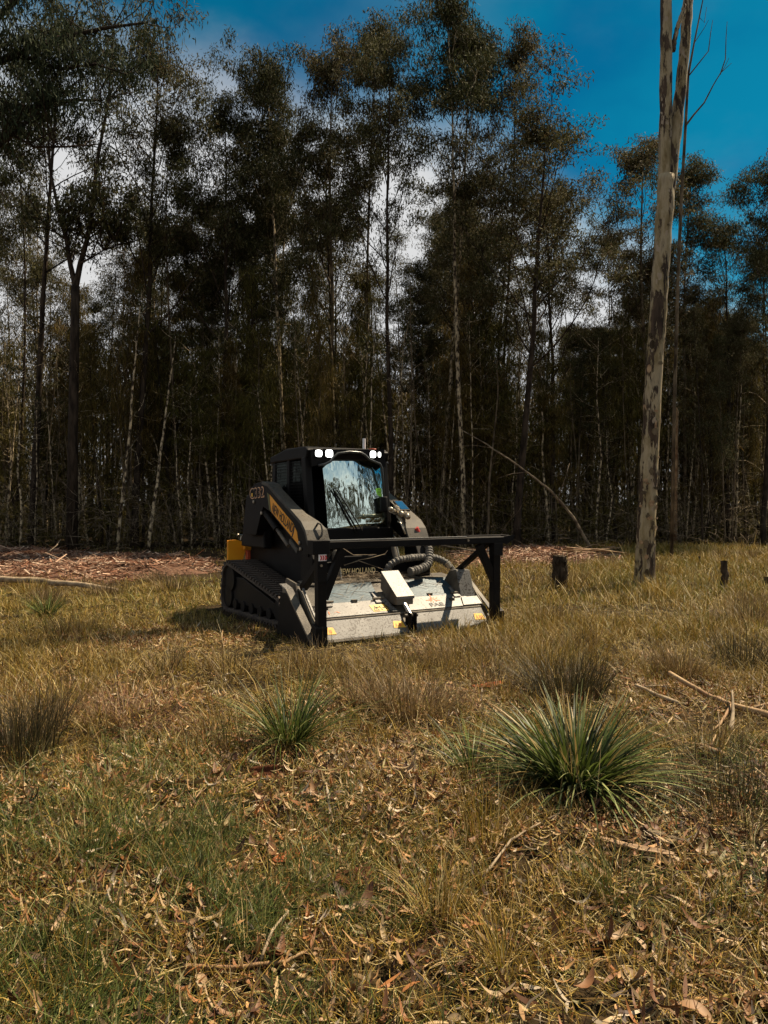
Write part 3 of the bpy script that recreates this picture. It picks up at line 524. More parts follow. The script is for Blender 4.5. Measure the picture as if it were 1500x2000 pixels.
bark('bark_sheet', 952, 1340, .30, .07, .5, 'barkpc', 'bright reddish bark sheet behind the wide brown tussock', .8, .2, .2)
bark('bark_strip', 1290, 1660, .22, .03, -.75, 'twig', 'straight pale split of wood at the lower right', .5, .05)
bark('bark_strip', 1245, 1690, .30, .028, -.55, 'barkstrip', 'long tan bark strip at the lower right under the largest plant', .8, .12, .2)
bark('bark_sheet', 1118, 1718, .13, .05, .15, 'twig', 'pale flat bark flake at the bottom right of centre', .5, .3, .2)
bark('bark_sheet', 1160, 1620, .12, .04, -1.0, 'barkpc', 'small reddish bark flake at the front foot of the largest plant', .8, .2, .3)
bark('bark_sheet', 560, 1700, .15, .05, .9, 'barkpc', 'reddish brown bark flake in the leaf litter at bottom centre', .9, .3, .3)
bark('bark_sheet', 690, 1735, .16, .06, .5, 'barkpd', 'dark brown bark flake on the litter left of the straw tuft', .9, .3, .3)
# charred stump and old fence posts
def stump(name, px, py, h, r, m, label, cat):
    X, Y = gp(px, py); o = empty(name, (X, Y, float(hgt(X, Y)) - .03)); tag(o, label, cat); rr = random.Random(px); mb = MB()
    pts = [(rr.gauss(0, .01), rr.gauss(0, .01), h * k / 7) for k in range(8)]; mb.tube(pts, [r * rr.uniform(.85, 1.15) * (1.15 - .15 * k / 7) for k in range(8)], 11).build('stem', M[m], o)
    return o, rr
o, rr = stump('charred_stump', 1094, 1150, .62, .12, 'char', 'thick charred black stump right of the guard bar', 'stump')
mb = MB()
for i in range(150):
    a = rr.random() * 6.28; z = rr.random() * .62; p = Vector((math.cos(a) * .11, math.sin(a) * .11, z)); q = p + Vector((math.cos(a) * .07, math.sin(a) * .07, rr.uniform(.02, .14))); mb.tube([p, q], [.006, .002], 3, False)
mb.build('burnt_fibres', M['char'], o)['kind'] = 'stuff'
stump('fence_post', 1415, 1150, .56, .055, 'post', 'dark old timber post right of the tall gum', 'post')
stump('fence_post', 1499, 1150, .30, .06, 'post', 'dark low timber post cut by the right edge', 'post')
stump('fence_post', 1366, 1105, .28, .03, 'post', 'thin short stump in the mulch behind the old timber post', 'post')

# ================================================================== the machine (local frame: x across, y back, z up)
TH = R(32); OX, OY = -.745, 8.05; CT, ST = math.cos(TH), math.sin(TH)
def ly(px, py, y):          # photo pixel -> local point on a plane y = const
    r = (px - 750) / 1502; x = (r * (OY + CT * y) - OX + ST * y) / (CT - r * ST); return Vector((x, y, 1.5 - (py - 985) / 1502 * (OY + ST * x + CT * y)))
def lx(px, py, x):          # ... on a plane x = const
    r = (px - 750) / 1502; y = (OX + CT * x - r * (OY + ST * x)) / (ST + r * CT); return Vector((x, y, 1.5 - (py - 985) / 1502 * (OY + ST * x + CT * y)))
def text(body, mat_, parent, name, org, right, up, w, h, bold=.0, ext=.0012):
    cu = bpy.data.curves.new(name, 'FONT'); cu.body = body; cu.align_x = 'CENTER'; cu.align_y = 'CENTER'; cu.offset = bold; cu.extrude = .001; cu.resolution_u = 3
    t_ = bpy.data.objects.new('tmp', cu); COL.objects.link(t_); dg = bpy.context.evaluated_depsgraph_get(); me = bpy.data.meshes.new_from_object(t_.evaluated_get(dg)); bpy.data.objects.remove(t_); bpy.data.curves.remove(cu)
    co = np.zeros(len(me.vertices) * 3, np.float32); me.vertices.foreach_get('co', co); co = co.reshape(-1, 3); mn, mx_ = co.min(0), co.max(0); c = (mn + mx_) / 2
    co = (co - c) / np.maximum(mx_ - mn, 1e-6) * np.array([w, h, ext]); right = Vector(right).normalized(); up = Vector(up); up = (up - right * up.dot(right)).normalized(); nn = right.cross(up)
    B = np.array([right, up, nn]); co = co @ B + np.array(org) + np.array(nn) * ext; me.vertices.foreach_set('co', co.astype(np.float32).ravel()); me.name = name; me.materials.clear(); me.materials.append(mat_); me.update()
    return link(name, me, parent)
ML = empty('track_loader', (OX, OY, 0), TH); tag(ML, 'black compact track loader with lit cab lamps and yellow side decal in the clearing', 'track loader')
MU = empty('forestry_mulcher', (OX, OY, 0), TH); tag(MU, 'grey steel mulching head with black guard bar on the front of the loader', 'mulching head')
CX = 1.27
# ---- tracks
def hull_loop(circs, pitch):
    pts = []
    for (cy, cz, r) in circs:
        for k in range(48): a = 2 * math.pi * k / 48; pts.append((cy + r * math.cos(a), cz + r * math.sin(a)))
    pts = sorted(set(pts)); 
    def half(ps):
        h = []
        for p in ps:
            while len(h) > 1 and (h[-1][0] - h[-2][0]) * (p[1] - h[-2][1]) - (h[-1][1] - h[-2][1]) * (p[0] - h[-2][0]) <= 0: h.pop()
            h.append(p)
        return h
    h = half(pts)[:-1] + half(pts[::-1])[:-1]; h.append(h[0]); P_ = np.array(h); d = np.r_[0, np.cumsum(np.hypot(*np.diff(P_, axis=0).T))]; n = int(d[-1] / pitch); s = np.linspace(0, d[-1], n, endpoint=False)
    return np.stack([np.interp(s, d, P_[:, 0]), np.interp(s, d, P_[:, 1])], 1)
CIRC = [(1.42, .20, .17), (3.12, .21, .20), (3.05, .46, .225)]
def lug_mesh(w):
    mb = MB(); mb.box((0, -.020, 0), (w * .48, .020, .034)); mb.box((w * .52, -.005, 0), (w, .035, .034)); mb.box((0, -.012, -.012), (w, .028, .002))
    me = bpy.data.meshes.new('track_lug'); me.from_pydata(mb.V, [], mb.F); me.materials.append(M['rubber']); return me
LUG = lug_mesh(.44)
for x0 in (.20, 1.90):
    lp = hull_loop(CIRC, .088); n = len(lp); mb = MB(); nrm = []
    for i in range(n): t_ = lp[(i + 1) % n] - lp[i - 1]; t_ /= np.hypot(*t_); nrm.append((t_[1], -t_[0]))
    nrm = np.array(nrm); out = lp; inn = lp - nrm * .035
    v = [(x, p[0], p[1]) for x in (x0, x0 + .44) for p in out] + [(x, p[0], p[1]) for x in (x0, x0 + .44) for p in inn]; f = []
    for i in range(n):
        j = (i + 1) % n; f += [(i, n + i, n + j, j), (2 * n + i, 2 * n + j, 3 * n + j, 3 * n + i), (i, j, 2 * n + j, 2 * n + i), (n + i, 3 * n + i, 3 * n + j, n + j)]
    mb.add(v, f); tr = mb.build('rubber_track', M['rubber'], ML, smooth=False)
    for i in range(n):
        o = link('track_lug', LUG, tr); nn = Vector((0, nrm[i][0], nrm[i][1])); ta = Vector((0, -nrm[i][1], nrm[i][0]))
        o.matrix_local = Matrix(((1, 0, 0, x0), (0, ta.y, nn.y, lp[i][0]), (0, ta.z, nn.z, lp[i][1]), (0, 0, 0, 1)))
    mb = MB(); mb.prism([(1.5, .14), (3.0, .14), (3.05, .5), (2.6, .5), (1.6, .28)], x0 + .06, x0 + .38); mb.build('track_frame', M['black'], ML, bev=.01)
    for (cy, cz, r) in CIRC: MB().tube([(x0 + .03, cy, cz), (x0 + .41, cy, cz)], r - .045, 20).build('track_wheel', M['black'], ML, bev=.006)
    for k in range(5): cy = 1.72 + k * .29; MB().tube([(x0 + .04, cy, .12), (x0 + .40, cy, .12)], .075, 14).build('track_roller', M['black'], ML, bev=.004)
# ---- lower body and engine housing
mb = MB(); mb.prism([(1.32, .30), (3.35, .30), (3.45, .55), (3.45, .95), (2.6, 1.05), (1.45, .95), (1.30, .72)], .68, 1.86); mb.build('chassis', M['black'], ML, bev=.02)
mb = MB(); mb.prism([(2.45, 1.0), (3.52, .85), (3.56, 1.40), (3.35, 1.58), (2.5, 1.66)], .80, 1.74); mb.build('engine_housing', M['black'], ML, bev=.04)
mb = MB(); mb.prism([(3.20, .62), (3.62, .62), (3.62, 1.0), (3.20, 1.0)], .95, 1.60); mb.build('rear_bumper', M['black'], ML, bev=.03)
# yellow rear guard plate, amber drum, hook
p = [ly(447, 1057, 3.45), ly(463, 1056, 3.45), ly(473, 1059, 3.45), ly(479, 1070, 3.45), ly(472, 1096, 3.45), ly(447, 1097, 3.45)]
mb = MB(); mb.prismxz([(q.x, q.z) for q in p][::-1], 3.45, 3.50); mb.build('rear_guard', M['orange'], ML, bev=.012)
c0, c1 = ly(476, 1067, 3.40), ly(494, 1069, 3.40); MB().tube([c0, c1], .052, 16).build('amber_cylinder', M['amber'], ML, smooth=False, bev=.01)
q = ly(487, 1085, 3.42); MB().box((q.x - .05, 3.38, q.z - .1), (q.x + .06, 3.46, q.z + .08)).build('tail_lamp', M['beacon'], ML, bev=.01)
h0 = ly(470, 1054, 3.45); mb = MB(); mb.tube([h0, h0 + Vector((.01, 0, .06)), h0 + Vector((-.05, 0, .075))], .014, 7); mb.tube([h0 + Vector((.01, 0, .06)), h0 + Vector((.08, 0, .08))], .012, 7); mb.build('tie_hook', M['fitting'], ML)
q = lx(497, 1047, .62); mb = MB(); mb.box((.592, q.y - .03, q.z - .045), (.598, q.y + .03, q.z + .045)); st = mb.build('data_sticker', M['yellow'], ML)
# ---- cab
mb = MB()
def post(a, b_, w, d): mb.bar(a, b_, w, d)
FT, FB = 1.60, 1.42                       # windscreen leans back
post((.70, FB, .95), (.70, FT - .02, 2.1), .09, .12); post((1.84, FB, .95), (1.84, FT - .02, 2.1), .07, .12)
post((.70, 2.55, 1.0), (.72, 2.55, 2.1), .07, .1); post((1.84, 2.55, 1.0), (1.82, 2.55, 2.1), .07, .1)
mb.box((.67, 1.5, 1.0), (.735, 2.55, 1.16)); mb.box((1.81, 1.5, 1.0), (1.875, 2.55, 1.16)); mb.box((.67, 2.02, 1.1), (.72, 2.10, 2.1)); mb.box((1.82, 2.02, 1.1), (1.87, 2.10, 2.1))
mb.build('cab_frame', M['black'], ML, bev=.012)
mb = MB(); mb.prism([(1.36, .60), (1.50, .60), (1.62, 1.06), (1.62, 1.20), (1.36, 1.20)], .66, 1.88); mb.build('cab_nose', M['black'], ML, bev=.015)
mb = MB(); mb.box((.72, 2.5, 1.0), (1.82, 2.56, 2.08)); mb.build('cab_back_wall', M['black'], ML)
roof = MB(); roof.prism([(1.50, 2.08), (1.47, 2.19), (1.56, 2.235), (2.1, 2.235), (2.62, 2.15), (2.64, 2.06)], [.66] * 6, [1.88] * 6); ro = roof.build('roof', M['black'], ML, bev=.02)
# visor with the arched cut-out and lamps
vis = [ly(606, 879, 1.46), ly(748, 879, 1.46), ly(750, 912, 1.47), ly(741, 904, 1.47), ly(730, 901, 1.47), ly(722, 897, 1.47), ly(713, 889, 1.47), ly(705, 886, 1.47), ly(664, 886, 1.47), ly(655, 890, 1.47), ly(648, 899, 1.47), ly(640, 904, 1.47), ly(625, 907, 1.47), ly(608, 910, 1.47)]
mb = MB(); mb.prismxz([(q.x, q.z) for q in vis][::-1], 1.44, 1.56); mb.build('visor', M['black'], ML, bev=.008)
rim = [ly(622, 909, 1.43), ly(634, 907, 1.43), ly(646, 901, 1.43), ly(652, 892, 1.43), ly(660, 885.5, 1.43), ly(682, 882.5, 1.43), ly(704, 884, 1.43), ly(713, 889, 1.43), ly(721, 897, 1.43), ly(732, 902, 1.43), ly(742, 906, 1.43), ly(746, 914, 1.43), ly(753, 1010, 1.40)]
MB().tube(rim, .017, 8).build('windscreen_rim', mat('rim_rubber', (.03, .033, .033), rough=.35), ML, smooth=True)
for (a, b_, c_, d_) in ((616, 879, 629, 892), (636, 878.5, 650, 893), (723, 881, 734, 894), (738.5, 883, 743.5, 893)):
    p0, p1 = ly(a, d_, 1.425), ly(c_, b_, 1.425); hs = MB(); hs.box((p0.x - .012, 1.428, p0.z - .012), (p1.x + .012, 1.50, p1.z + .012)); hl = hs.build('cab_lamp', M['black'], ML, bev=.008)
    ln = MB(); cx_, cz_ = (p0.x + p1.x) / 2, (p0.z + p1.z) / 2; hx, hz = (p1.x - p0.x) / 2, (p1.z - p0.z) / 2
    pr_ = [(cx_ + hx * .98 * math.copysign(abs(math.cos(t_)) ** .6, math.cos(t_)), cz_ + hz * .98 * math.copysign(abs(math.sin(t_)) ** .6, math.sin(t_))) for t_ in [2 * math.pi * k / 20 for k in range(20)]]
    ln.prismxz(pr_, 1.420, 1.427); ln.build('lens', M['lamp'], hl)
# glass
def wl(px, py):
    z = 1.5 - (py - 985) / 1502 * 9.9; y = FB + (FT - FB) * np.clip((z - 1.2) / .95, 0, 1.1)
    return ly(px, py, float(y) - .01)
gp_ = [wl(640, 1034), wl(752, 1027), wl(744, 912), wl(737, 905), wl(725, 902), wl(716, 893), wl(708, 887), wl(660, 887), wl(652, 893), wl(644, 903), wl(629, 910)]
zs = [q.z for q in gp_]; z0_, z1_ = min(zs) + .004, max(zs) - .002; NR, NC = 26, 18; v = []
for k in range(NR + 1):          # gently domed pane following the arched outline
    z = z0_ + (z1_ - z0_) * k / NR; xs = []
    for q, q2 in zip(gp_, gp_[1:] + gp_[:1]):
        if (q.z > z) != (q2.z > z): xs.append(q.x + (q2.x - q.x) * (z - q.z) / (q2.z - q.z))
    xa, xb = min(xs), max(xs); yb = FB + (FT - FB) * (z - 1.2) / .95 - .01; w_ = (2 * k / NR - 1)
    for j_ in range(NC + 1): x = xa + (xb - xa) * j_ / NC; u = (x - 1.37) / .46; v.append((x, yb - .030 * (1 - u * u) - .018 * (1 - w_ * w_), z))
mb = MB(); mb.add(v, [(k * (NC + 1) + j_, k * (NC + 1) + j_ + 1, (k + 1) * (NC + 1) + j_ + 1, (k + 1) * (NC + 1) + j_) for k in range(NR) for j_ in range(NC)]); ws = mb.build('windscreen', M['glass'], ML, smooth=True)
mb = MB(); a0, a1 = wl(645, 955), wl(694, 1040); a0.y -= .07; a1.y -= .09; mb.tube([a0, a1], .011, 6); a2, a3 = wl(652, 957), wl(700, 1036); a2.y -= .08; a3.y -= .10; mb.tube([a2, a3], .009, 6); a4 = wl(648, 962); a4.y -= .05; a5 = wl(690, 1040); a5.y -= .07; mb.tube([a4, a5], .006, 6); mb.build('wiper', M['black'], ML)
q = wl(738, 965); mb = MB(); mb.prismxz([(q.x - .034, q.z - .085), (q.x + .036, q.z - .083), (q.x + .030, q.z + .080), (q.x - .036, q.z + .078)], q.y - .035, q.y - .031); tg = mb.build('green_tag', M['lime'], ML)
mb = MB()
for k, (w_, zz) in enumerate(((.035, .06), (.05, .038), (.05, .02), (.04, 0.0), (.05, -.03), (.03, -.05))): mb.box((q.x - w_ / 2 - .002, q.y - .0375, q.z + zz - .003), (q.x + w_ / 2 - .002, q.y - .0355, q.z + zz + .003))
mb.build('tag_lettering', mat('tag_ink', (.05, .16, .03)), tg)
# side window with its wire guard, seat inside
for x0 in (.700, 1.834): MB().box((x0, 1.64, 1.18), (x0 + .006, 2.50, 2.06)).build('side_window', M['sideglass'], ML)
mb = MB()
for k in range(30): y = 1.66 + k * .029; mb.box((.686, y, 1.18), (.690, y + .006, 2.06))
for k in range(22): z = 1.2 + k * .04; mb.box((.682, 1.66, z), (.686, 2.5, z + .006))
mb.build('wire_guard', M['black'], ML)['kind'] = 'stuff'
mb = MB(); mb.box((1.02, 1.95, 1.0), (1.52, 2.4, 1.14)); mb.box((1.04, 2.34, 1.1), (1.50, 2.46, 1.85)); mb.build('seat', M['seat'], ML, bev=.04)
# door hardware, mirror bulge at right of the screen
q = wl(742, 985); s_ = MB(); s_.tube([(q.x, q.y - .10, q.z + .10), (q.x, q.y - .10, q.z - .10)], [.05, .055], 10); s_.build('side_mirror', M['black'], ML, smooth=True, bev=.01)
mb = MB(); q1 = ly(711, 873, 2.2); mb.tube([(q1.x, 2.2, 2.2), (q1.x, 2.2, q1.z + .12)], .022, 9); mb.m = 1; mb.tube([(q1.x, 2.2, q1.z + .1), (q1.x, 2.2, q1.z + .36)], .006, 5); mb.build('antenna', [M['white'], M['black']], ML)
q1 = ly(727, 872, 2.1); mb = MB(); mb.tube([(q1.x, 2.1, 2.225), (q1.x, 2.1, 2.25), (q1.x, 2.1, 2.285)], [.075, .075, .06], 14); mb.build('beacon', M['beacon'], ML, bev=.005)
# ---- lift arms
XA = .40
arm_top = [(487, 968), (490, 953), (499, 944), (512, 941), (524, 946), (533, 957), (560, 987), (575, 1004), (588, 1019), (596, 1036), (602, 1062)]
arm_bot = [(601, 1088), (592, 1084), (584, 1072), (528, 1000), (514, 990), (508, 1010), (500, 1045), (478, 1045), (482, 1000)]
prof = [lx(a, b_, XA) for a, b_ in arm_top + arm_bot]; prof = [(q.y, q.z) for q in prof]
def arm(mirror):
    X = lambda v: (2 * CX - v) if mirror else v
    mb = MB(); n = len(prof); x0, x1 = X(XA), X(XA + .15)
    if mirror: x0, x1 = x1, x0
    mb.prism(prof, x0, x1); a = mb.build('lift_arm', M['black'], ML, bev=.006)
    # top skin, dust and sky sheen both in its colour: rear knee, long top, flared shoulder and face
    top = [lx(p_[0], p_[1], XA) for p_ in arm_top[3:]]; w = [.16, .17, .15, .15, .17, .24, .30, .30]
    v = []; 
    for q, ww in zip(top, w): v += [(X(XA - .004), q.y - .004, q.z + .006), (X(XA + ww), q.y + .01, q.z + .006), (X(XA + ww), q.y + .03, q.z - .03), (X(XA - .004), q.y + .02, q.z - .03)]
    f = []
    for k in range(len(top) - 1):
        for j in range(4): f.append((k * 4 + j, k * 4 + (j + 1) % 4, (k + 1) * 4 + (j + 1) % 4, (k + 1) * 4 + j))
    f += [(3, 2, 1, 0), tuple(len(v) - 4 + j for j in range(4))]
    mb = MB(); mb.add(v, f); mb.build('arm_top_plate', M['armtop'], ML, bev=.004)
    q = lx(600, 1062, XA); r_ = lx(606, 1092, XA)
    mb = MB(); mb.prism([(q.y, q.z), (q.y + .22, q.z + .02), (r_.y + .3, .32), (r_.y + .02, .32), (r_.y - .02, r_.z)], *( (X(XA + .02), X(XA + .22)) if not mirror else (X(XA + .22), X(XA + .02)) )); mb.build('arm_foot', M['black'], ML, bev=.01)
    return a
aL = arm(False); aR = arm(True)
# rear tower links
for x0 in (.50, 1.90): mb = MB(); mb.prism([(2.45, .9), (3.3, .9), (3.1, 1.62), (2.75, 1.70), (2.5, 1.60)], x0, x0 + .12); mb.build('arm_tower', M['black'], ML, bev=.02)
# decal on the left arm
d_ = [(527, 966), (572, 1021), (580, 1038), (584, 1065), (530, 999)]; dp = [lx(a, b_, XA) for a, b_ in d_]
mb = MB(); mb.prism([(q.y, q.z) for q in dp], XA - .004, XA - .0005); dec = mb.build('side_decal', M['orange'], aL)
d2 = [lx(a, b_, XA) for a, b_ in ((571, 1052), (574, 1042), (576.5, 1028), (574.5, 1027), (572, 1040), (569.5, 1050))]
mb = MB(); mb.prism([(q.y, q.z) for q in d2], XA - .0055, XA - .0045); mb.build('decal_stripe', M['print'], aL)
d3 = [lx(a, b_, XA) for a, b_ in ((522, 962), (526, 966), (529.5, 1000), (526, 994))]
mb = MB(); mb.prism([(q.y, q.z) for q in d3], XA - .004, XA - .0005); mb.build('decal_edge', mat('olive_decal', (.11, .11, .04)), aL)
t0, t1 = lx(533, 993.5, XA), lx(573, 1036, XA); rt = t1 - t0; u0, u1 = lx(533, 982, XA), lx(533, 997, XA)
text('NEW HOLLAND', M['print'], aL, 'maker_lettering', (t0 + t1) / 2 + Vector((-.006, 0, .018)), rt, u0 - u1, rt.length * 1.0, .125, .012)
# model number: outlined figures
n0, n1 = lx(489.5, 964.5, XA), lx(515.5, 960.5, XA); rt = n1 - n0; cen = (n0 + n1) / 2 + Vector((-.004, 0, 0))
text('C332', mat('number_outline', (.62, .36, .20)), aL, 'model_number', cen, rt, (0, 0, 1), rt.length * 1.08, .15, .022)
text('C332', M['print'], aL, 'model_number', cen + Vector((-.0025, 0, 0)), rt, (0, 0, 1), rt.length * 1.0, .125, .0)
qy = lx(493, 966, XA); mb = MB(); mb.box((XA - .0075, qy.y - .025, qy.z - .03), (XA - .0065, qy.y + .02, qy.z + .02)); mb.build('number_accent', M['yellow'], aL)
# lift cylinder under the left arm, its chrome rod; grab rail; loose bolts
for sx_ in (0, 1):
    X = (lambda v: 2 * CX - v) if sx_ else (lambda v: v)
    c0, c1, c2 = lx(517, 1000, XA + .05), lx(541, 1034, XA + .05), lx(563, 1066, XA + .05)
    cy_ = MB(); cy_.tube([(X(c0.x), c0.y, c0.z), (X(c1.x), c1.y, c1.z)], .042, 12); k_ = cy_.build('lift_cylinder', M['black'], ML, bev=.004)
    cy_ = MB(); cy_.tube([(X(c1.x), c1.y, c1.z), (X(c2.x), c2.y, c2.z)], .024, 10); cy_.build('rod', M['steeld'], k_)
e0, e1 = lx(566, 1056, XA - .01), lx(581, 1077, XA - .01); MB().bar(e0, e1, .02, .05).build('arm_strip', M['armtop'], aL)
g0 = lx(617, 1030, .62); mb = MB(); hp = [ly(618, 1027, 1.05), ly(621, 1022, 1.0), ly(627, 1024, .98), ly(630, 1036, .95), ly(628, 1046, .93), ly(620, 1054, .95)]; mb.tube(hp, .013, 8); mb.build('grab_rail', M['armtop'], ML, smooth=True)
for (a, b_) in ((586, 1060), (588, 1072), (512, 1002), (497, 980)):
    q = lx(a, b_, XA); MB().tube([(XA - .02, q.y, q.z), (XA, q.y, q.z)], .022, 10).build('arm_pin', M['fitting'], aL, bev=.003)
# front coupler plate, lettered panel, tilt cylinders, yellow cross bar
mb = MB(); mb.prism([(.98, .22), (1.14, .22), (1.22, .75), (1.10, .80)], .62, 1.92); mb.build('coupler_plate', M['black'], ML, bev=.015)
q0, q1 = ly(650, 1130, 1.05), ly(745, 1080, 1.05); mb = MB(); mb.box((q0.x, 1.06, .50), (q1.x + .1, 1.10, .86)); mb.build('front_panel', M['black'], ML, bev=.01)
q0, q1 = ly(661, 1115.5, 1.05), ly(733, 1114.5, 1.05); text('NEW HOLLAND', mat('cream_print', (.86, .68, .34)), ML, 'front_lettering', (q0 + q1) / 2, (1, 0, 0), (0, 0, 1), (q1 - q0).length, .072, .018)
for a, b_, c_, d2_ in ((653, 1075, 660, 1132), (767, 1060, 774, 1092)):
    p0, p1 = ly(a, b_, 1.0), ly(c_, d2_, .92); c = MB(); c.tube([p0, p1], .036, 12); k_ = c.build('tilt_cylinder', M['steeld'], ML, bev=.003)
    MB().tube([p0 + Vector((.03, -.03, 0)), p1 + Vector((.03, -.03, 0))], .012, 8).build('pipe', M['fitting'], k_)
q0, q1 = ly(680, 1134, .98), ly(730, 1131, .98); MB().bar(q0, q1, .045, .06, (0, 0, 1)).build('yellow_cross_bar', M['yellow'], ML, bev=.006)
for (a, b_) in ((642, 1135), (605, 1140)):
    q = ly(a, b_, .95); MB().box((q.x - .03, .94, q.z - .05), (q.x + .03, 1.0, q.z + .04)).build('latch_lever', M['orange'], ML, bev=.006)
# couplings, hoses and mirror plate on the right arm
rz = ly(784, 987, 1.35)
mb = MB(); c = [ly(768, 977.5, 1.40), ly(785, 977.5, 1.40), ly(801.5, 996, 1.18), ly(783, 996, 1.18)]; c = [Vector((q.x, q.y, q.z)) for q in c]; nn = (c[1] - c[0]).cross(c[3] - c[0]).normalized(); nn = nn if nn.z > 0 else -nn
mb.add([q for q in c] + [q - nn * .025 for q in c], [(3, 2, 1, 0), (4, 5, 6, 7), (0, 1, 5, 4), (1, 2, 6, 5), (2, 3, 7, 6), (3, 0, 4, 7)]); mp_ = mb.build('mirror_plate', M['black'], ML, bev=.004)
ce = sum(c, Vector()) / 4; mb = MB(); mb.add([ce + (q - ce) * .84 + nn * .003 for q in c], [(0, 1, 2, 3)]); mb.build('mirror_face', M['mirror'], mp_)
def pipe(pts, r, m_, name, y0, y1, n=9, parent=ML):
    k = len(pts); P_ = [ly(a, b_, y0 + (y1 - y0) * i / (k - 1)) for i, (a, b_) in enumerate(pts)]; o = MB().tube(P_, r, n).build(name, M[m_], parent, smooth=True); return o, P_
for (pts, r_, m_) in (([(772, 990), (779, 999), (786, 1005)], .032, 'fitting'), ([(786, 997), (792, 1004), (797, 1010)], .034, 'fitting'), ([(776, 1005), (782, 1014), (790, 1028), (800, 1040), (812, 1056)], .024, 'fitting'), ([(785, 1008), (797, 1024), (808, 1036), (818, 1056)], .025, 'fitting'), ([(793, 1008), (806, 1022), (816, 1038), (824, 1056)], .026, 'fitting'), ([(776, 1000), (767, 998), (762, 994)], .03, 'fitting')):
    o, P_ = pipe(pts, r_, m_, 'hydraulic_coupling', 1.3, 1.0)
    for q, q2 in zip(P_[:-1], P_[1:]): t_ = (q2 - q).normalized() * .018; md = q.lerp(q2, .5); MB().tube([md - t_, md + t_], r_ * 1.28, 8).build('hex_nut', M['fitting'], o)
for (a, b_) in ((815, 1035), (822, 1047)): q = ly(a, b_, 1.0); MB().tube([q + Vector((-.02, 0, .03)), q + Vector((.015, 0, -.03))], .034, 9).build('red_collar', M['redfit'], ML, bev=.003)
pipe([(777, 1018), (783, 1022), (787, 1032), (792, 1043)], .011, 'fitting', 'steel_pipe', 1.05, .95); pipe([(819, 1035), (826, 1040), (829, 1050), (830, 1058)], .012, 'fitting', 'steel_pipe', 1.0, .95)
def ribbed(pts, y, r, name, parent, m_='hose'):
    P_ = [ly(a, b_, yy) for (a, b_), yy in zip(pts, y)]; out = []; rr = []
    K = len(P_)
    for i in range(K - 1):
        p0, p1, p2, p3 = P_[max(i - 1, 0)], P_[i], P_[i + 1], P_[min(i + 2, K - 1)]
        for k in range(10):
            t = k / 10; q = .5 * ((2 * p1) + (p2 - p0) * t + (2 * p0 - 5 * p1 + 4 * p2 - p3) * t * t + (3 * p1 - p0 - 3 * p2 + p3) * t ** 3); out.append(q)
    out.append(P_[-1]); L = 0; prev = out[0]
    for q in out: L += (q - prev).length; prev = q; rr.append(r * (1 + .10 * (1 if (L / .045) % 1 < .55 else -1)))
    return MB().tube(out, rr, 12).build(name, M[m_], parent, smooth=False)
ribbed([(755, 1116), (762, 1104), (778, 1094), (800, 1090), (825, 1088), (846, 1089), (866, 1096), (878, 1106)], [.86, .84, .82, .82, .82, .8, .76, .72], .043, 'wrapped_hose', MU)
ribbed([(834, 1058), (838, 1075), (838, 1092), (834, 1104), (818, 1112), (800, 1117)], [.9, .84, .76, .7, .66, .64], .050, 'wrapped_hose', MU)
for k, (a, b_) in enumerate(((876, 1104), (882, 1108), (886, 1116), (888, 1124))): q = ly(a, b_, .68); MB().tube([q + Vector((-.02, .01, .03)), q + Vector((.02, -.01, -.03))], .030, 8).build('hose_end', M['hose' if k % 2 else 'fitting'], MU, bev=.003)

# ================================================================== mulching head
H = [(.05, .045), (.20, .232), (.222, .262), (.42, .388), (.75, .566), (1.0, .60)]
mb = MB(); mb.prism([(.085, .06), (.225, .222), (.44, .366), (.76, .545), (1.0, .575), (1.0, .16), (.7, .10), (.35, .14)], .14, 2.44); mb.build('rotor_housing', M['steeld'], MU)
mb = MB(); mb.tube([(.2, .46, .24), (2.4, .46, .24)], .13, 18); rt_ = mb.build('rotor', M['black'], MU)
for k in range(26):
    a = k * 2.4; x = .24 + k * .083; c = Vector((x, .46 + .15 * math.cos(a), .24 + .15 * math.sin(a))); MB().box((x - .03, c.y - .025, c.z - .025), (x + .03, c.y + .025, c.z + .025)).build('tooth', M['steeld'], rt_)
def plate(name, m_, p0, p1, xa, xb, xc, xd, th=.014, lift=.0, parent=MU, bev=.004):
    """sheet from (y,z)=p0 (x xa..xb) up to p1 (x xc..xd)"""
    n_ = Vector((0, -(p1[1] - p0[1]), (p1[0] - p0[0]))).normalized(); o_ = n_ * lift
    q = [Vector((xa, *p0)), Vector((xb, *p0)), Vector((xd, *p1)), Vector((xc, *p1))]; q = [v + o_ for v in q]; u = [v - n_ * th for v in q]
    mb = MB(); mb.add(q + u, [(0, 1, 2, 3), (7, 6, 5, 4), (0, 4, 5, 1), (1, 5, 6, 2), (2, 6, 7, 3), (3, 7, 4, 0)]); return mb.build(name, M[m_], parent, bev=bev)
plate('lower_flap', 'steel', H[0], H[1], .14, 1.27, .17, 1.22); plate('lower_flap', 'steel', H[0], H[1], 1.36, 2.44, 1.33, 2.40)
plate('flap_lip', 'steeld', (.035, .02), H[0], .12, 2.46, .14, 2.44, .02)
mb = MB(); mb.tube([(.15, .21, .238), (2.42, .21, .238)], .013, 8); mb.build('hinge_rod', M['steeld'], MU)
pl_ = plate('hood_panel', 'steel', H[2], H[3], .18, 1.13, .27, 1.06); pr_ = plate('hood_panel', 'steel', H[2], H[3], 1.34, 2.42, 1.36, 2.28)
plate('sky_tinted_panel', 'blue', H[3], H[4], .28, 1.08, .46, 1.16, .012, -.006); plate('sky_tinted_panel', 'blue', H[3], H[4], 1.36, 2.24, 1.40, 2.36, .012, -.006)
plate('hood_top', 'steeld', H[4], H[5], .30, 2.40, .30, 2.40)
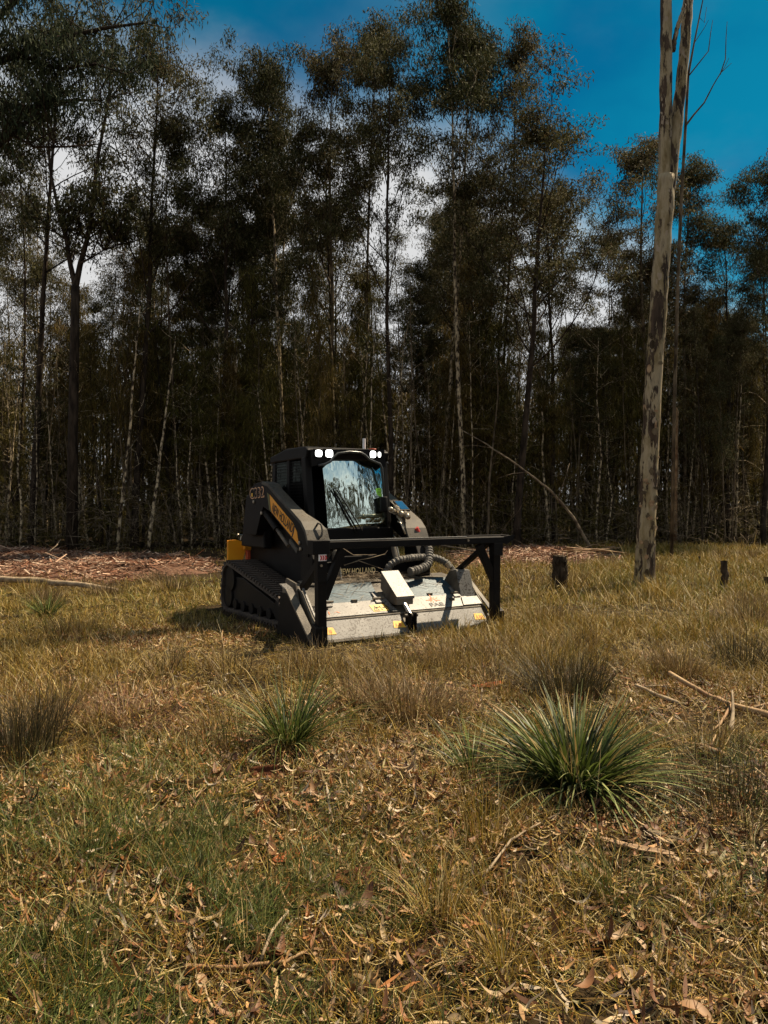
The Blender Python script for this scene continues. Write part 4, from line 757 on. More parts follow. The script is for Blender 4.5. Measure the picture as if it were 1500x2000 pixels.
plate('hood_rib', 'steel', H[2], H[3], 1.13, 1.20, 1.08, 1.16, .014, .012)
# hinges on the seam between white and blue
def on(yz0, yz1, t): return (yz0[0] + (yz1[0] - yz0[0]) * t, yz0[1] + (yz1[1] - yz0[1]) * t)
for x in (.33, 1.00, 1.37, 2.13):
    a, b_ = on(H[2], H[3], .70), on(H[3], H[4], .05); o = plate('hood_hinge', 'steel', a, b_, x, x + .10, x, x + .10, .012, .016)
    c = on(H[3], H[4], .35); plate('hinge_leaf', 'steel', b_, c, x + .02, x + .07, x + .03, x + .08, .012, .014, o)
    k = H[3]; MB().tube([(x - .02, k[0] - .012, k[1] + .018), (x + .13, k[0] - .012, k[1] + .018)], .014, 8).build('hinge_pin', M['steeld'], o)
# centre bracket, ram and clevis
mb = MB(); mb.prism([(.57, .69), (.60, .50), (.42, .34), (.235, .33), (.235, .42)], 1.20, 1.43); cb = mb.build('centre_bracket', M['steeld'], MU, bev=.006)
plate('bracket_cap', 'steel', (.225, .425), (.575, .70), 1.19, 1.44, 1.19, 1.44, .012, .006, cb); mb = MB(); mb.box((1.19, .225, .40), (1.44, .24, .428)); mb.build('bracket_lip', M['steel'], cb)
r0, r1 = Vector((1.30, .30, .40)), Vector((1.31, .125, .235)); MB().tube([r0, r1], .024, 10).build('ram_rod', M['chrome'], MU)
mb = MB(); mb.box((1.265, .045, .06), (1.285, .16, .26)); mb.box((1.335, .045, .06), (1.355, .16, .26)); mb.box((1.27, .09, .05), (1.35, .17, .15)); cl_ = mb.build('clevis', M['black'], MU, bev=.005)
MB().tube([(1.22, .105, .225), (1.40, .105, .225)], .021, 10).build('clevis_pin', M['steeld'], cl_, bev=.003)
# right-hand bracket and end plates
mb = MB(); mb.prism([(.47, .668), (.60, .668), (.75, .50), (.40, .30), (.365, .30)], 2.235, 2.46); rb = mb.build('end_bracket', M['steeld'], MU, bev=.005)
plate('bracket_cap', 'steel', (.358, .298), (.463, .672), 2.24, 2.47, 2.235, 2.43, .012, .004, rb); plate('bracket_cap', 'steel', (.465, .675), (.60, .675), 2.235, 2.43, 2.26, 2.44, .012, .004, rb); plate('bracket_foot', 'steel', H[2], (.35, .345), 2.16, 2.45, 2.22, 2.47, .012, .012, rb)
for x, m_ in ((2.475, 'steeld'), (.10, 'steeld')):
    mb = MB(); mb.prism([(.02, .03), (.12, .02), (.9, .05), (1.0, .55), (.72, .60), (.5, .52), (.25, .27)], x, x + .022); mb.build('end_plate', M[m_], MU, bev=.004)
plate('end_flange', 'steel', (.20, .25), (.52, .56), .125, .15, .125, .15, .02, .012); plate('end_flange', 'steeld', (.12, .2), (.66, .60), 2.50, 2.56, 2.50, 2.56, .02)
# left outer skid flange and its shoe
plate('skid_flange', 'steeld', (0.0, .02), (.56, .56), -.02, .075, -.06, .03, .022, .01); plate('skid_flange', 'steel', (.56, .56), (.72, .60), -.06, .03, -.06, .03, .016, .01)
mb = MB(); mb.prism([(.0, .0), (.03, .06), (.5, .5), (.8, .5), (.9, .03), (.85, .0)], -.01, .02); mb.build('skid_plate', M['black'], MU, bev=.004)
mb = MB(); mb.prism([(-.02, -.01), (-.02, .06), (.10, .14), (.10, -.01)], .04, .17); mb.build('skid_shoe', M['steeld'], MU, bev=.006)
mb = MB(); mb.prism([(-.02, -.01), (-.02, .07), (.12, .16), (.12, -.01)], 2.44, 2.60); mb.build('skid_shoe', M['steeld'], MU, bev=.006)
mb = MB(); mb.prism([(.50, .45), (.56, .62), (.80, .66), (.95, .4), (.9, .1), (.3, .1)], .06, .085); mb.build('end_plate', M['steeld'], MU, bev=.004)
# push frame: bar, posts, braces
ZB = 1.075; YB = -.02
mb = MB(); mb.prism([(YB - .05, ZB - .045), (YB + .07, ZB - .045), (YB + .07, ZB + .03), (YB + .02, ZB + .042), (YB - .05, ZB + .03)], .08, 2.56); gb = mb.build('guard_bar', M['black'], MU, bev=.006)
mb = MB(); mb.prismxz([(2.561, ZB - .045), (2.561, ZB + .03), (2.72, ZB + .045), (2.70, ZB - .0), (2.60, ZB - .055)], YB - .05, YB + .07); mb.build('bar_end', M['black'], gb, bev=.006)
mb = MB(); mb.box((-.035, YB - .055, ZB - .10), (.165, YB + .08, ZB + .048)); mb.build('bar_end', M['black'], gb, bev=.006)
mb = MB(); mb.box((.17, YB - .03, ZB + .043), (2.0, YB + .0, ZB + .049)); mb.m = 0; mb.build('bar_sheen_line', mat('painted_edge_sheen', (.42, .40, .36), rough=.4, metal=.3), gb)  # pale strip: sheen on the bar's top edge, put in as colour
mb = MB(); mb.box((2.1, YB + .05, ZB + .040), (2.70, YB + .16, ZB + .052)); mb.build('bar_top_strip', M['black'], gb, bev=.003)
pL = MB(); pL.bar((.075, YB, ZB - .05), (.115, .04, .06), .10, .09); pL = pL.build('guard_post', M['black'], MU, bev=.006)
pR = MB(); pR.bar((2.455, YB, ZB - .05), (2.50, .04, .04), .105, .09); pR = pR.build('guard_post', M['black'], MU, bev=.006)
mb = MB(); mb.bar((.34, YB, ZB - .05), (.13, .01, .50), .085, .07); mb.build('guard_brace', M['black'], MU, bev=.005)
mb = MB(); mb.bar((2.20, YB, ZB - .06), (2.47, .01, .56), .085, .07); mb.build('guard_brace', M['black'], MU, bev=.005)
mb = MB(); mb.bar((2.38, YB + .03, ZB - .04), (2.35, .64, .62), .07, .05); mb.build('guard_brace', M['black'], MU, bev=.005)
mb = MB(); mb.bar((.20, YB + .03, ZB - .04), (.20, .64, .55), .085, .07); mb.build('guard_brace', M['black'], MU, bev=.005)
mb = MB(); mb.box((2.40, YB - .052, ZB - .2), (2.54, YB + .05, ZB - .04)); mb.build('gusset', M['black'], MU, bev=.006)
mb = MB(); mb.prism([(-.03, .0), (-.03, .20), (.06, .24), (.16, .05), (.1, .0)], 2.53, 2.60); mb.build('post_foot', M['black'], MU, bev=.006); mb = MB(); mb.prism([(-.03, .0), (-.03, .20), (.06, .24), (.16, .05), (.1, .0)], .02, .16); mb.build('post_foot', M['black'], MU, bev=.006)
for a, b_ in ((2.30, ZB - .12), (2.0, ZB), (.06, .86)): MB().tube([(a, YB - .062, b_), (a, YB - .048, b_)], .014, 8).build('bolt_head', M['fitting'], MU)
# chevron sticker on the left post
q0, q1 = ly(622, 1096, YB - .052), ly(637, 1083, YB - .052); mb = MB(); mb.box((q0.x, YB - .056, q0.z), (q1.x, YB - .05, q1.z)); stk = mb.build('chevron_sticker', M['white'], MU); w_, h_ = q1.x - q0.x, q1.z - q0.z
bk = MB(); bk.box((q0.x - .01, YB - .05, q0.z - .22), (q1.x + .01, YB - .042, q1.z + .05)); bk.build('post_plate', M['black'], MU)
mb = MB()
for k in range(3):
    xk = q0.x + .012 + k * w_ * .30; a = w_ * .15; b2 = w_ * .20; zc_ = (q0.z + q1.z) / 2; hh = h_ * .40; yy = YB - .0575
    mb.add([(xk, yy, zc_ + hh), (xk + b2, yy, zc_ + hh), (xk + a + b2, yy, zc_), (xk + a, yy, zc_)], [(0, 3, 2, 1)]); mb.add([(xk, yy, zc_ - hh), (xk + b2, yy, zc_ - hh), (xk + a + b2, yy, zc_), (xk + a, yy, zc_)], [(0, 1, 2, 3)])
mb.build('chevrons', M['red'], stk)
# stickers and lettering on the panels
def psurf(p0, p1, x, t, off=.003):
    n_ = Vector((0, -(p1[1] - p0[1]), (p1[0] - p0[0]))).normalized(); y, z = on(p0, p1, t); return Vector((x, y, z)) + n_ * off
def flat_shape(name, m_, p0, p1, polys, parent, off=.004):
    mb = MB(); 
    for P_ in polys: mb.add([psurf(p0, p1, x, t, off) for x, t in P_], [tuple(range(len(P_)))])
    return mb.build(name, M[m_], parent)
w = flat_shape('warning_sticker', 'yellow', H[2], H[3], [[(.90, .12), (1.10, .12), (1.09, .62), (.89, .62)]], pl_)
tri = [(.915, .19), (.985, .19), (.948, .55)]
flat_shape('warning_symbol', 'print', H[2], H[3], [[(.910, .17), (.990, .17), (.982, .22), (.920, .22)], [(.910, .17), (.922, .19), (.950, .52), (.946, .58)], [(.990, .17), (.946, .58), (.948, .50), (.976, .20)], [(.943, .26), (.955, .26), (.955, .42), (.943, .42)], [(1.01, .20), (1.02, .20), (1.02, .50), (1.01, .50)], [(1.01, .20), (1.035, .20), (1.035, .25), (1.01, .25)], [(1.03, .33), (1.07, .33), (1.07, .38), (1.03, .38)], [(1.055, .28), (1.075, .355), (1.055, .43)], [(1.078, .20), (1.086, .20), (1.084, .5), (1.076, .5)]], pl_, .006)
for x, par in ((.17, 0), (1.07, 0), (2.24, 0)):
    flat_shape('small_sticker', 'yellow', H[0], H[1], [[(x, .30), (x + .16, .26), (x + .14, .62), (x + .02, .66)]], MU); flat_shape('sticker_print', 'orangepr', H[0], H[1], [[(x + .03, .36), (x + .06, .36), (x + .045, .55)], [(x + .08, .35), (x + .11, .34), (x + .11, .52), (x + .08, .53)]], MU, .006)
c = psurf(H[2], H[3], 1.80, .27, .003); upv = Vector((0, H[3][0] - H[2][0], H[3][1] - H[2][1]))
text('FAE', M['print'], pr_, 'maker_mark', c, (1, 0, 0), upv, .20, .062, .02)
mb = MB()
for k, (a, l) in enumerate(((95, .12), (60, .06), (30, .09), (-5, .10), (-30, .05), (150, .06), (178, .11), (205, .07), (240, .05), (120, .05))):
    a = R(a); d_ = Vector((math.cos(a), 0, 0)) + upv.normalized() * math.sin(a); s_ = psurf(H[2], H[3], 1.80, .62, .004); e = Vector((-math.sin(a), 0, 0)) + upv.normalized() * math.cos(a)
    mb.add([s_ + d_ * .018 + e * .004, s_ + d_ * .018 - e * .004, s_ + d_ * l - e * .007, s_ + d_ * l + e * .003], [(0, 1, 2, 3)])
mb.build('star_mark', M['orangepr'], pr_)
flat_shape('worn_mark', 'orangepr', H[2], H[3], [[(.33, .20), (.342, .20), (.348, .38), (.336, .40)], [(.46, .24), (.475, .22), (.445, .36), (.43, .36)], [(.40, .30), (.42, .28), (.415, .31)]], pl_)
# dead twigs and needles lying on the hood
V_, Q_, C_ = [], [], []
tw = MB(); r7 = random.Random(7)
for k in range(260):
    x = (1.15 + r7.gauss(0, .2)) if k < 180 else r7.uniform(.4, 2.1); y = r7.uniform(.70, 1.02); z = .60 + abs(r7.gauss(0, .022 if k < 180 else .012)) ; a = r7.random() * 6.28; L = r7.uniform(.08, .32); d_ = Vector((math.cos(a), math.sin(a) * .5, r7.gauss(.05, .25))) * L / 2; p = Vector((x, y, z)); md = p + Vector((r7.gauss(0, .02), r7.gauss(0, .02), .02))
    tw.tube([p - d_, md, p + d_], [.0022, .003, .0015], 3, False)
for k in range(26):
    x = r7.uniform(.5, 1.1) if k < 18 else r7.uniform(1.4, 2.2); t_ = r7.random(); y, z = on(H[3], H[4], t_); a = r7.uniform(-.9, .9); L = r7.uniform(.1, .28); d_ = Vector((math.cos(a), math.sin(a) * .88, math.sin(a) * .47)) * L / 2; p = Vector((x, y - .006, z + .012)); tw.tube([p - d_, p + Vector((0, -.004, .01)), p + d_], .002, 3, False)
o = tw.build('twig_litter', M['twig'], None); o.location = (OX, OY, 0); o.rotation_euler = (0, 0, TH); tag(o, 'dead twigs and needles caught on top of the mulching head', 'twig litter', kind='stuff')
tw = []
for (pts) in ([(655, 1062), (690, 1084), (735, 1083)], [(700, 1094), (722, 1090), (752, 1082), (757, 1075)], [(672, 1104), (700, 1095), (720, 1102), (748, 1112)]):
    P_ = [ly(a, b_, .9) for a, b_ in pts]; mb = MB(); b0 = P_[0]; mb.tube([q - b0 for q in P_], [.006, .006, .003] if len(P_) == 3 else [.006, .006, .005, .003], 5); o = mb.build('bare_twig', M['twig']); w0 = Matrix.Translation((OX, OY, 0)) @ Matrix.Rotation(TH, 4, 'Z'); o.location = w0 @ b0; o.rotation_euler = (0, 0, TH); tw.append(o)
for o, l in zip(tw, ('pale bare twig stretched level under the guard bar', 'bent pale twig with raised tip behind the centre bracket', 'thin twig over the yellow front lettering')): tag(o, l, 'twig')

# ================================================================== trees
EUC = [(.078, .080, .028), (.12, .115, .05), (.046, .046, .017), (.22, .205, .12), (.09, .065, .028)]
OAK = [(.095, .082, .015), (.15, .125, .025), (.05, .040, .009), (.24, .19, .055)]
def leaf_cloud(cent, per, rad, ln, w, cols, wts, droop=.8, up=.25):
    """leaves hung round the clump centres"""
    cent = np.array(cent); n = len(cent) * per; c = np.repeat(cent, per, 0); g = rng.normal(0, 1, (n, 3)); g /= np.linalg.norm(g, axis=1)[:, None] + 1e-9
    p = c + g * (rad * rng.random((n, 1)) ** .6) * np.array([1, 1, .6]); p[:, 2] += up * rad
    a = rng.random(n) * 6.28; pit = -np.abs(rng.normal(droop, .45, n)); dx = np.cos(a) * np.cos(pit); dy = np.sin(a) * np.cos(pit); dz = np.sin(pit); D = np.stack([dx, dy, dz], 1)
    b = rng.random(n) * 6.28; S_ = np.stack([-np.sin(b), np.cos(b), rng.normal(0, .3, n)], 1); S_ -= D * (S_ * D).sum(1)[:, None]; S_ /= np.linalg.norm(S_, axis=1)[:, None] + 1e-9
    L = (ln * (.6 + .8 * rng.random(n)))[:, None]; W = (w * (.7 + .6 * rng.random(n)))[:, None]
    V = np.stack([p, p + D * L * .45 + S_ * W * .5, p + D * L, p + D * L * .45 - S_ * W * .5], 1).reshape(-1, 3); Q = np.arange(n * 4).reshape(n, 4)
    return V, Q, np.repeat(pal(n, cols, wts, .22), 4, 0)
def grow(base, az, el, L, n, r, wob, lift):
    pts = [Vector(base)]; a, e = az, el
    for k in range(n):
        a += r.gauss(0, wob); e = min(1.45, e + lift + r.gauss(0, wob * .6)); pts.append(pts[-1] + Vector((math.cos(a) * math.cos(e), math.sin(a) * math.cos(e), math.sin(e))) * (L / n))
    return pts
def taper(r0, r1, n): return [r0 + (r1 - r0) * k / n for k in range(n + 1)]
def gum(seed, H, r0, cb, spread, nb, per, bark, lean=0.0, crad=.50, lsz=(.16, .038), second=4, topclump=True):
    r = random.Random(seed); mb = MB(); n = 16; T = [Vector((0, 0, -.2))]; a = r.random() * 6.28
    for k in range(n): a += r.gauss(0, .5); T.append(Vector((T[-1].x + math.cos(a) * .07 + lean * H / n, T[-1].y + math.sin(a) * .07, H * .93 * (k + 1) / n)))
    rr = [r0 * (1.25 if k == 0 else 1) * (1 - .80 * k / n) for k in range(n + 1)]; mb.tube(T, rr, 8); cl = []
    def tp(f): q = f * n; i = min(int(q), n - 1); return T[i].lerp(T[i + 1], q - i), rr[i]
    for b in range(nb):
        f = cb + (1 - cb) * (b + r.random() * .8) / nb; f = min(f, .985); p, rad = tp(f); L = spread * (1.05 - .55 * (f - cb) / (1 - cb)) * r.uniform(.7, 1.2); az = b * 2.4 + r.gauss(0, .4)
        B = grow(p, az, r.uniform(.65, 1.05), L, 6, r, .16, .07); br = max(.012, rad * .42); mb.tube(B, taper(br, br * .35, 6), 5, False)
        for s in range(second):
            i = r.choice((2, 3, 4, 5, 6)); q = B[i]; S_ = grow(q, az + r.gauss(0, 1.0), r.uniform(.3, 1.0), L * r.uniform(.25, .45), 4, r, .25, .08); mb.tube(S_, taper(br * .38, .006, 4), 3, False)
            for t in range(3): q2 = S_[r.choice((2, 3, 4))]; W_ = grow(q2, r.random() * 6.28, r.uniform(-.1, .9), r.uniform(.3, .6), 2, r, .3, .0); mb.tube(W_, [.008, .005, .003], 3, False); cl += [W_[-1]] if r.random() < .8 else []
            cl.append(S_[-1])
        cl.append(B[-1])
    if topclump:
        for t in range(10): W_ = grow(T[-1], r.random() * 6.28, r.uniform(.4, 1.4), r.uniform(.5, 1.3), 3, r, .3, 0); mb.tube(W_, taper(.014, .004, 3), 3, False); cl += W_[1:]
    V, Q, C = leaf_cloud(cl, int(per * 2.7), crad * .95, lsz[0], lsz[1], EUC, [3, 3, 3, 1.2, 1])
    return mb, np_mesh('crown', V, Q, M['leaf'], C), M[bark]
def oak(seed, H, r0, cb, nb, per, bark, spread=1.0):
    """she-oak: thin stem, many ascending branches with hanging needles"""
    r = random.Random(seed); mb = MB(); n = 12; T = [Vector((0, 0, -.2))]; a = r.random() * 6.28
    for k in range(n): a += r.gauss(0, .6); T.append(Vector((T[-1].x + math.cos(a) * .06, T[-1].y + math.sin(a) * .06, H * .95 * (k + 1) / n)))
    rr = taper(r0, r0 * .15, n); mb.tube(T, rr, 6); cl = []
    for b in range(nb):
        f = cb + (1 - cb) * (b + r.random()) / nb; q = min(f, .99) * n; i = int(q); p = T[i].lerp(T[i + 1], q - i); L = spread * r.uniform(.7, 1.5) * (1.1 - .6 * f); B = grow(p, r.random() * 6.28, r.uniform(.3, .9), L, 4, r, .25, .05); mb.tube(B, taper(max(.006, r0 * .22), .004, 4), 3, False)
        if r.random() < .82: cl += B[1:]
    V, Q, C = leaf_cloud(cl, per, .28, .34, .016, OAK, [3, 3, 3, 1], 1.15, -.1)
    return mb, np_mesh('crown', V, Q, M['needle'], C), M[bark]
def pole(seed, H, r0, nt, bark):
    """thin bare stem with dead side twigs and a wisp of leaf at the top"""
    r = random.Random(seed); mb = MB(); n = 14; T = [Vector((0, 0, -.2))]; a = r.random() * 6.28; la, ls = r.random() * 6.28, r.uniform(0, .05)
    for k in range(n): a += r.gauss(0, .7); T.append(Vector((T[-1].x + math.cos(a) * .05 + math.cos(la) * ls * H / n, T[-1].y + math.sin(a) * .05 + math.sin(la) * ls * H / n, H * (k + 1) / n)))
    mb.tube(T, taper(r0, r0 * .25, n), 6)
    for k in range(nt):
        q = r.uniform(.12, .98) * n; i = int(q); p = T[i].lerp(T[i + 1], q - i); B = grow(p, r.random() * 6.28, r.uniform(-.1, .8), r.uniform(.4, 1.5), 4, r, .35, r.uniform(-.12, .12)); mb.tube(B, taper(max(.006, r0 * .2), .004, 4), 3, False)
        if r.random() < .5: mb.tube(grow(B[2], r.random() * 6.28, r.uniform(-.2, .8), r.uniform(.2, .6), 3, r, .4, 0), [.006, .005, .004, .003], 3, False)
    V, Q, C = leaf_cloud(T[-3:], 40, .35, .2, .03, EUC, [3, 3, 3, 1, 1])
    return mb, np_mesh('crown', V, Q, M['leaf'], C), M[bark]
def proto(t):
    mb, crown, bark = t; me = bpy.data.meshes.new('trunk'); me.from_pydata(mb.V, [], mb.F); me.materials.append(bark); me.polygons.foreach_set('use_smooth', np.ones(len(mb.F), bool)); H = max(v[2] for v in mb.V); return me, crown, H
GUM = [proto(gum(1, 18, .125, .52, 4.2, 15, 26, 'barkd')), proto(gum(2, 18, .105, .60, 3.4, 12, 26, 'barkp')), proto(gum(3, 18, .13, .42, 4.6, 18, 24, 'barkd', crad=.54)), proto(gum(4, 18, .095, .62, 2.8, 11, 28, 'barkm')),
       proto(gum(5, 18, .12, .48, 3.8, 16, 26, 'barkm', .03)), proto(gum(6, 18, .09, .55, 2.6, 13, 26, 'barkd')), proto(gum(7, 18, .10, .66, 3.2, 11, 28, 'barkp', -.03))]
GUM += [proto(gum(8, 18, .085, .24, 2.6, 24, 9, 'barkd', crad=.62)), proto(gum(9, 18, .08, .30, 2.3, 22, 9, 'barkm', .02, crad=.6)), proto(gum(10, 18, .09, .20, 3.0, 26, 8, 'barkp', crad=.65))]
OAKS = [proto(oak(21, 9, .055, .22, 60, 20, 'barkd')), proto(oak(22, 9, .05, .30, 52, 20, 'barkm')), proto(oak(23, 9, .06, .15, 66, 18, 'barkd', 1.2)), proto(oak(24, 9, .045, .4, 48, 20, 'barkp'))]
POLES = [proto(pole(31, 8, .05, 22, 'barkp')), proto(pole(32, 8, .04, 26, 'barkp')), proto(pole(33, 8, .055, 16, 'barkp')), proto(pole(34, 8, .035, 30, 'barkm')), proto(pole(35, 8, .045, 24, 'barkm'))]
def plant(name, pr, x, y, H, rz, label, cat, group=None, sxy=None):
    o = empty(name, (x, y, float(hgt(x, y))), rz); s = H / pr[2]; sxy = sxy or (s * random.uniform(.85, 1.15)); o.scale = (sxy, sxy, s); tag(o, label, cat, group)
    link('trunk', pr[0], o); link('crown', pr[1], o); return o
def px_tree(name, pr, px, top, d, label, cat='tree', group=None, rz=None, sxy=None):
    x = (px - 750) / 1502 * d; H = 1.5 + (985 - top) / 1502 * d; return plant(name, pr, x, d, H, random.random() * 6.28 if rz is None else rz, label, cat, group, sxy)
hero = [(2, 262, -60, 26.5, 'tall dark gum at left whose crown meets the upper left sky gap'), (0, 60, -40, 27, 'dark gum behind the overhanging limbs at far left'),
        (3, 352, 210, 27.5, 'lower gum filling the dip below the upper left sky gap'), (2, 432, 72, 27, 'gum with broad flat crown forming the left shore of the sky'),
        (5, 492, 100, 29, 'narrow gum right of the broad flat crowned one'), (1, 562, 78, 28, 'round topped gum in the middle of the skyline, left of the higher pair'),
        (4, 640, 68, 27.5, 'bushy round headed gum left of the tallest trees'), (3, 712, 28, 29, 'light crowned gum with wispy top against blue sky'),
        (0, 768, 60, 26, 'dark stemmed gum standing straight above the cab antenna'), (1, 905, -70, 26, 'tallest gum, pale straight stem, crown cut by the top edge right of centre'),
        (6, 855, -30, 27.5, 'tall gum leaning beside the tallest pale stemmed one'), (2, 1008, 120, 25, 'dark gum whose crown bulges right into the blue sky'),
        (2, 1085, 285, 27, 'outer gum leaning over the sky gap, right of the bulging crown'), (5, 975, 40, 28, 'slim gum between the tallest one and the bulging crown'), (5, 1063, 330, 31, 'thin dark gum seen against the low bright sky gap'),
        (4, 1246, 250, 29, 'round headed gum behind the left side of the tall pale trunk'), (3, 1338, 300, 30.5, 'gum crown just right of the tall pale trunk'),
        (6, 1185, 390, 32, 'low gum left of the tall pale trunk under the blue sky'), (0, 1490, 262, 28, 'dark gum crown cut by the right edge'), (2, 1425, 350, 30, 'dense gum left of the one at right edge'), (0, 1590, 200, 29, 'tall gum just beyond the right edge')]
WIDE = {1008: 1.15, 1085: 1.0, 905: .85, 1246: 1.05, 1338: 1.0, 1490: 1.0, 1425: .95, 262: .9, 60: .95}
for k, (v, px, top, d, lab) in enumerate(hero): px_tree('gum_tree', GUM[v], px, top + 25, d, lab, 'gum tree', sxy=WIDE.get(px, .84) * (1.5 + (985 - top) / 1502 * d) / 18)
def sky_line(px): return float(np.interp(px, [-400, 0, 330, 360, 500, 700, 950, 1000, 1060, 1110, 1180, 1230, 1330, 1390, 1500, 1900], [150, 150, 260, 300, 230, 230, 200, 330, 560, 600, 560, 420, 420, 480, 380, 300]))
# second tier gums, near alike
for k in range(112):
    d = random.uniform(27.5, 44); px = random.uniform(-700, 2000) if k > 90 else (random.uniform(1120, 1520) if k < 20 else random.uniform(0, 1500))
    top = sky_line(px) + abs(random.gauss(0, 130)) + 30 + (d - 28) * 8; px_tree('gum_tree', GUM[random.choice((0, 1, 2, 3, 4, 5, 6, 7, 7, 8, 8, 9, 9))], px, min(top, 640), d, 'slender gum tree lost among many others in the dense forest wall', 'gum tree', 'crowded gums of the forest wall')
def front(px): return float(np.interp(px, [-500, 0, 450, 700, 1100, 1300, 1500, 2000], [25.4, 25.4, 25, 24.6, 25.5, 27.5, 29, 29]))
for k in range(150):
    px = random.uniform(-350, 1850) if k > 120 else random.uniform(0, 1500); d = front(px) + 1.2 + abs(random.gauss(0, 6)); top = 985 - (random.uniform(4.5, 10.5) - 1.5) / d * 1502; top = max(top, sky_line(px) + 60)
    px_tree('she_oak', OAKS[random.randrange(4)], px, top, d, 'thin she oak with hanging dark needles in the forest understorey', 'she oak', 'she oaks of the forest understorey', sxy=random.uniform(.9, 1.4))
# pale stems named by the photo, then the crowd of look-alikes
for (px, top, d, v, lab) in ((228, 540, 25.3, 0, 'pale flecked straight stem, left one of the bright pair at left'), (290, 640, 25.2, 2, 'pale flecked leaning stem, right one of the bright pair at left'), (38, 700, 25.6, 1, 'thin pale stem nearest the left edge'), (148, 620, 26, 1, 'thin wavy pale stem in front of the forked dark gum'),
                         (348, 900, 25.2, 3, 'short leaning pale stem left of the rear yellow guard'), (785, 620, 25.5, 1, 'pale slim stem right of the cab'), (842, 560, 26, 3, 'grey stem above the guard bar centre'), (950, 690, 25.2, 4, 'light stem with forked twigs above the right guard post'), (1072, 660, 26.5, 0, 'speckled stem left of the charred stump'), (1165, 640, 27, 1, 'pale stem leaning right between stump and tall gum')):
    px_tree('pale_sapling', POLES[v], px, top, d, lab, 'sapling', sxy=1.15)
for k in range(175):
    px = random.uniform(-250, 1750) if k > 145 else random.uniform(0, 1500); d = front(px) + .3 + abs(random.gauss(0, 5)); top = 985 - (random.uniform(3.5, 9.5) - 1.5) / d * 1502
    px_tree('bare_sapling', POLES[random.randrange(5)], px, max(top, sky_line(px) + 80), d, 'thin bare sapling with dead side twigs crowded in the forest', 'sapling', 'bare saplings along the forest', sxy=random.uniform(.5, 1.0))
# trees on the near and right sides of the clearing (seen in the windscreen)
r10 = random.Random(4)
for k in range(36):
    t_, s_ = 27 + 13 * (k % 3) / 2 + r10.uniform(-2, 2), -14 + 28 * k / 35 + r10.uniform(-1, 1); x = -.4 + .88 * t_ + .47 * s_; y = 9.9 - .47 * t_ + .88 * s_
    if k % 4 == 3: plant('she_oak', OAKS[k % 4], x, y, random.uniform(7, 10), random.random() * 6, 'she oak on the far side of the clearing mirrored in the windscreen', 'she oak', 'trees mirrored in the windscreen')
    else: plant('gum_tree', GUM[k % 7], x, y, r10.uniform(12, 18), r10.random() * 6, 'gum tree on the far side of the clearing mirrored in the windscreen', 'gum tree', 'trees mirrored in the windscreen')
# forked dark gum at left
o = empty('gum_tree', (at(140, 1075, 25.6).x, 25.6, 0)); tag(o, 'dark gum forking in two at half height near the left edge', 'gum tree'); b0 = Vector(o.location); mb = MB(); cl = []; r8 = random.Random(8)
def lp(a, b_, d=25.6): return at(a, b_, d) - b0
mb.tube([lp(140, 1080), lp(143, 850), lp(147, 680), lp(149, 560)], [.19, .165, .15, .14], 9)
for br, w in (([(149, 560), (140, 520), (132, 470), (118, 420), (100, 330), (95, 200)], .10), ([(149, 565), (158, 520), (172, 470), (182, 420), (190, 330), (215, 200), (225, 60)], .105), ([(160, 515), (180, 505), (205, 490), (225, 470)], .04)):
    P_ = [lp(a, b_, 25.6 + r8.gauss(0, .2)) for a, b_ in br]; mb.tube(P_, taper(w, w * .3, len(P_) - 1), 7, False)
    for k in range(18):
        i = r8.randrange(1, len(P_)); B = grow(P_[i], r8.random() * 6.28, r8.uniform(.3, 1), r8.uniform(1, 2.4), 5, r8, .25, .05); mb.tube(B, taper(.03, .006, 5), 4, False); cl += [q for q in B[2:]]
        for t in range(3): W_ = grow(B[r8.choice((2, 3, 4))], r8.random() * 6.28, r8.uniform(0, 1), .6, 2, r8, .3, 0); mb.tube(W_, [.01, .006, .003], 3, False); cl.append(W_[-1])
mb.build('trunk', M['barkd'], o, smooth=True); V, Q, C = leaf_cloud(cl, 22, .4, .2, .045, EUC, [3, 3, 3, 1, 1]); link('crown', np_mesh('crown', V, Q, M['leaf'], C), o)
# near gum outside the left edge, its limbs and hanging foliage reaching in
o = empty('gum_tree', (-7.6, 13.5, 0)); tag(o, 'near gum beyond the left edge, limbs and drooping foliage filling the upper left corner', 'gum tree'); b0 = Vector(o.location); mb = MB(); cl = []
mb.tube([Vector((0, 0, -.2)), Vector((.1, 0, 4)), Vector((.3, .1, 7)), lp(-60, 150, 13.6)], [.26, .22, .19, .15], 9)
for br, w in (([(-120, 330), (-30, 230), (20, 212), (60, 214), (100, 208), (150, 200), (205, 200)], .075), ([(-90, 300), (0, 290), (40, 255), (75, 225), (110, 200)], .05), ([(-60, 150), (40, 110), (120, 80), (210, 60), (290, 50)], .07), ([(-60, 150), (0, 40), (80, -40), (160, -120)], .08), ([(-100, 340), (20, 262), (70, 290), (130, 290), (195, 285)], .04), ([(40, 110), (120, 140), (190, 130), (250, 150)], .04)):
    P_ = [lp(a, b_, 13.6 + .12 * i) for i, (a, b_) in enumerate(br)]; mb.tube(P_, taper(w, w * .25, len(P_) - 1), 7, False)
    for k in range(24):
        i = r8.randrange(1, len(P_)); i2 = max(i - 1, 0); B = grow(P_[i].lerp(P_[i2], r8.random()), r8.random() * 6.28, r8.uniform(.1, 1), r8.uniform(.5, 1.3), 4, r8, .3, .0); mb.tube(B, taper(.014, .004, 4), 4, False)
        if P_[i].z > lp(0, 250, 13.6).z: cl += [q for q in B[1:]]
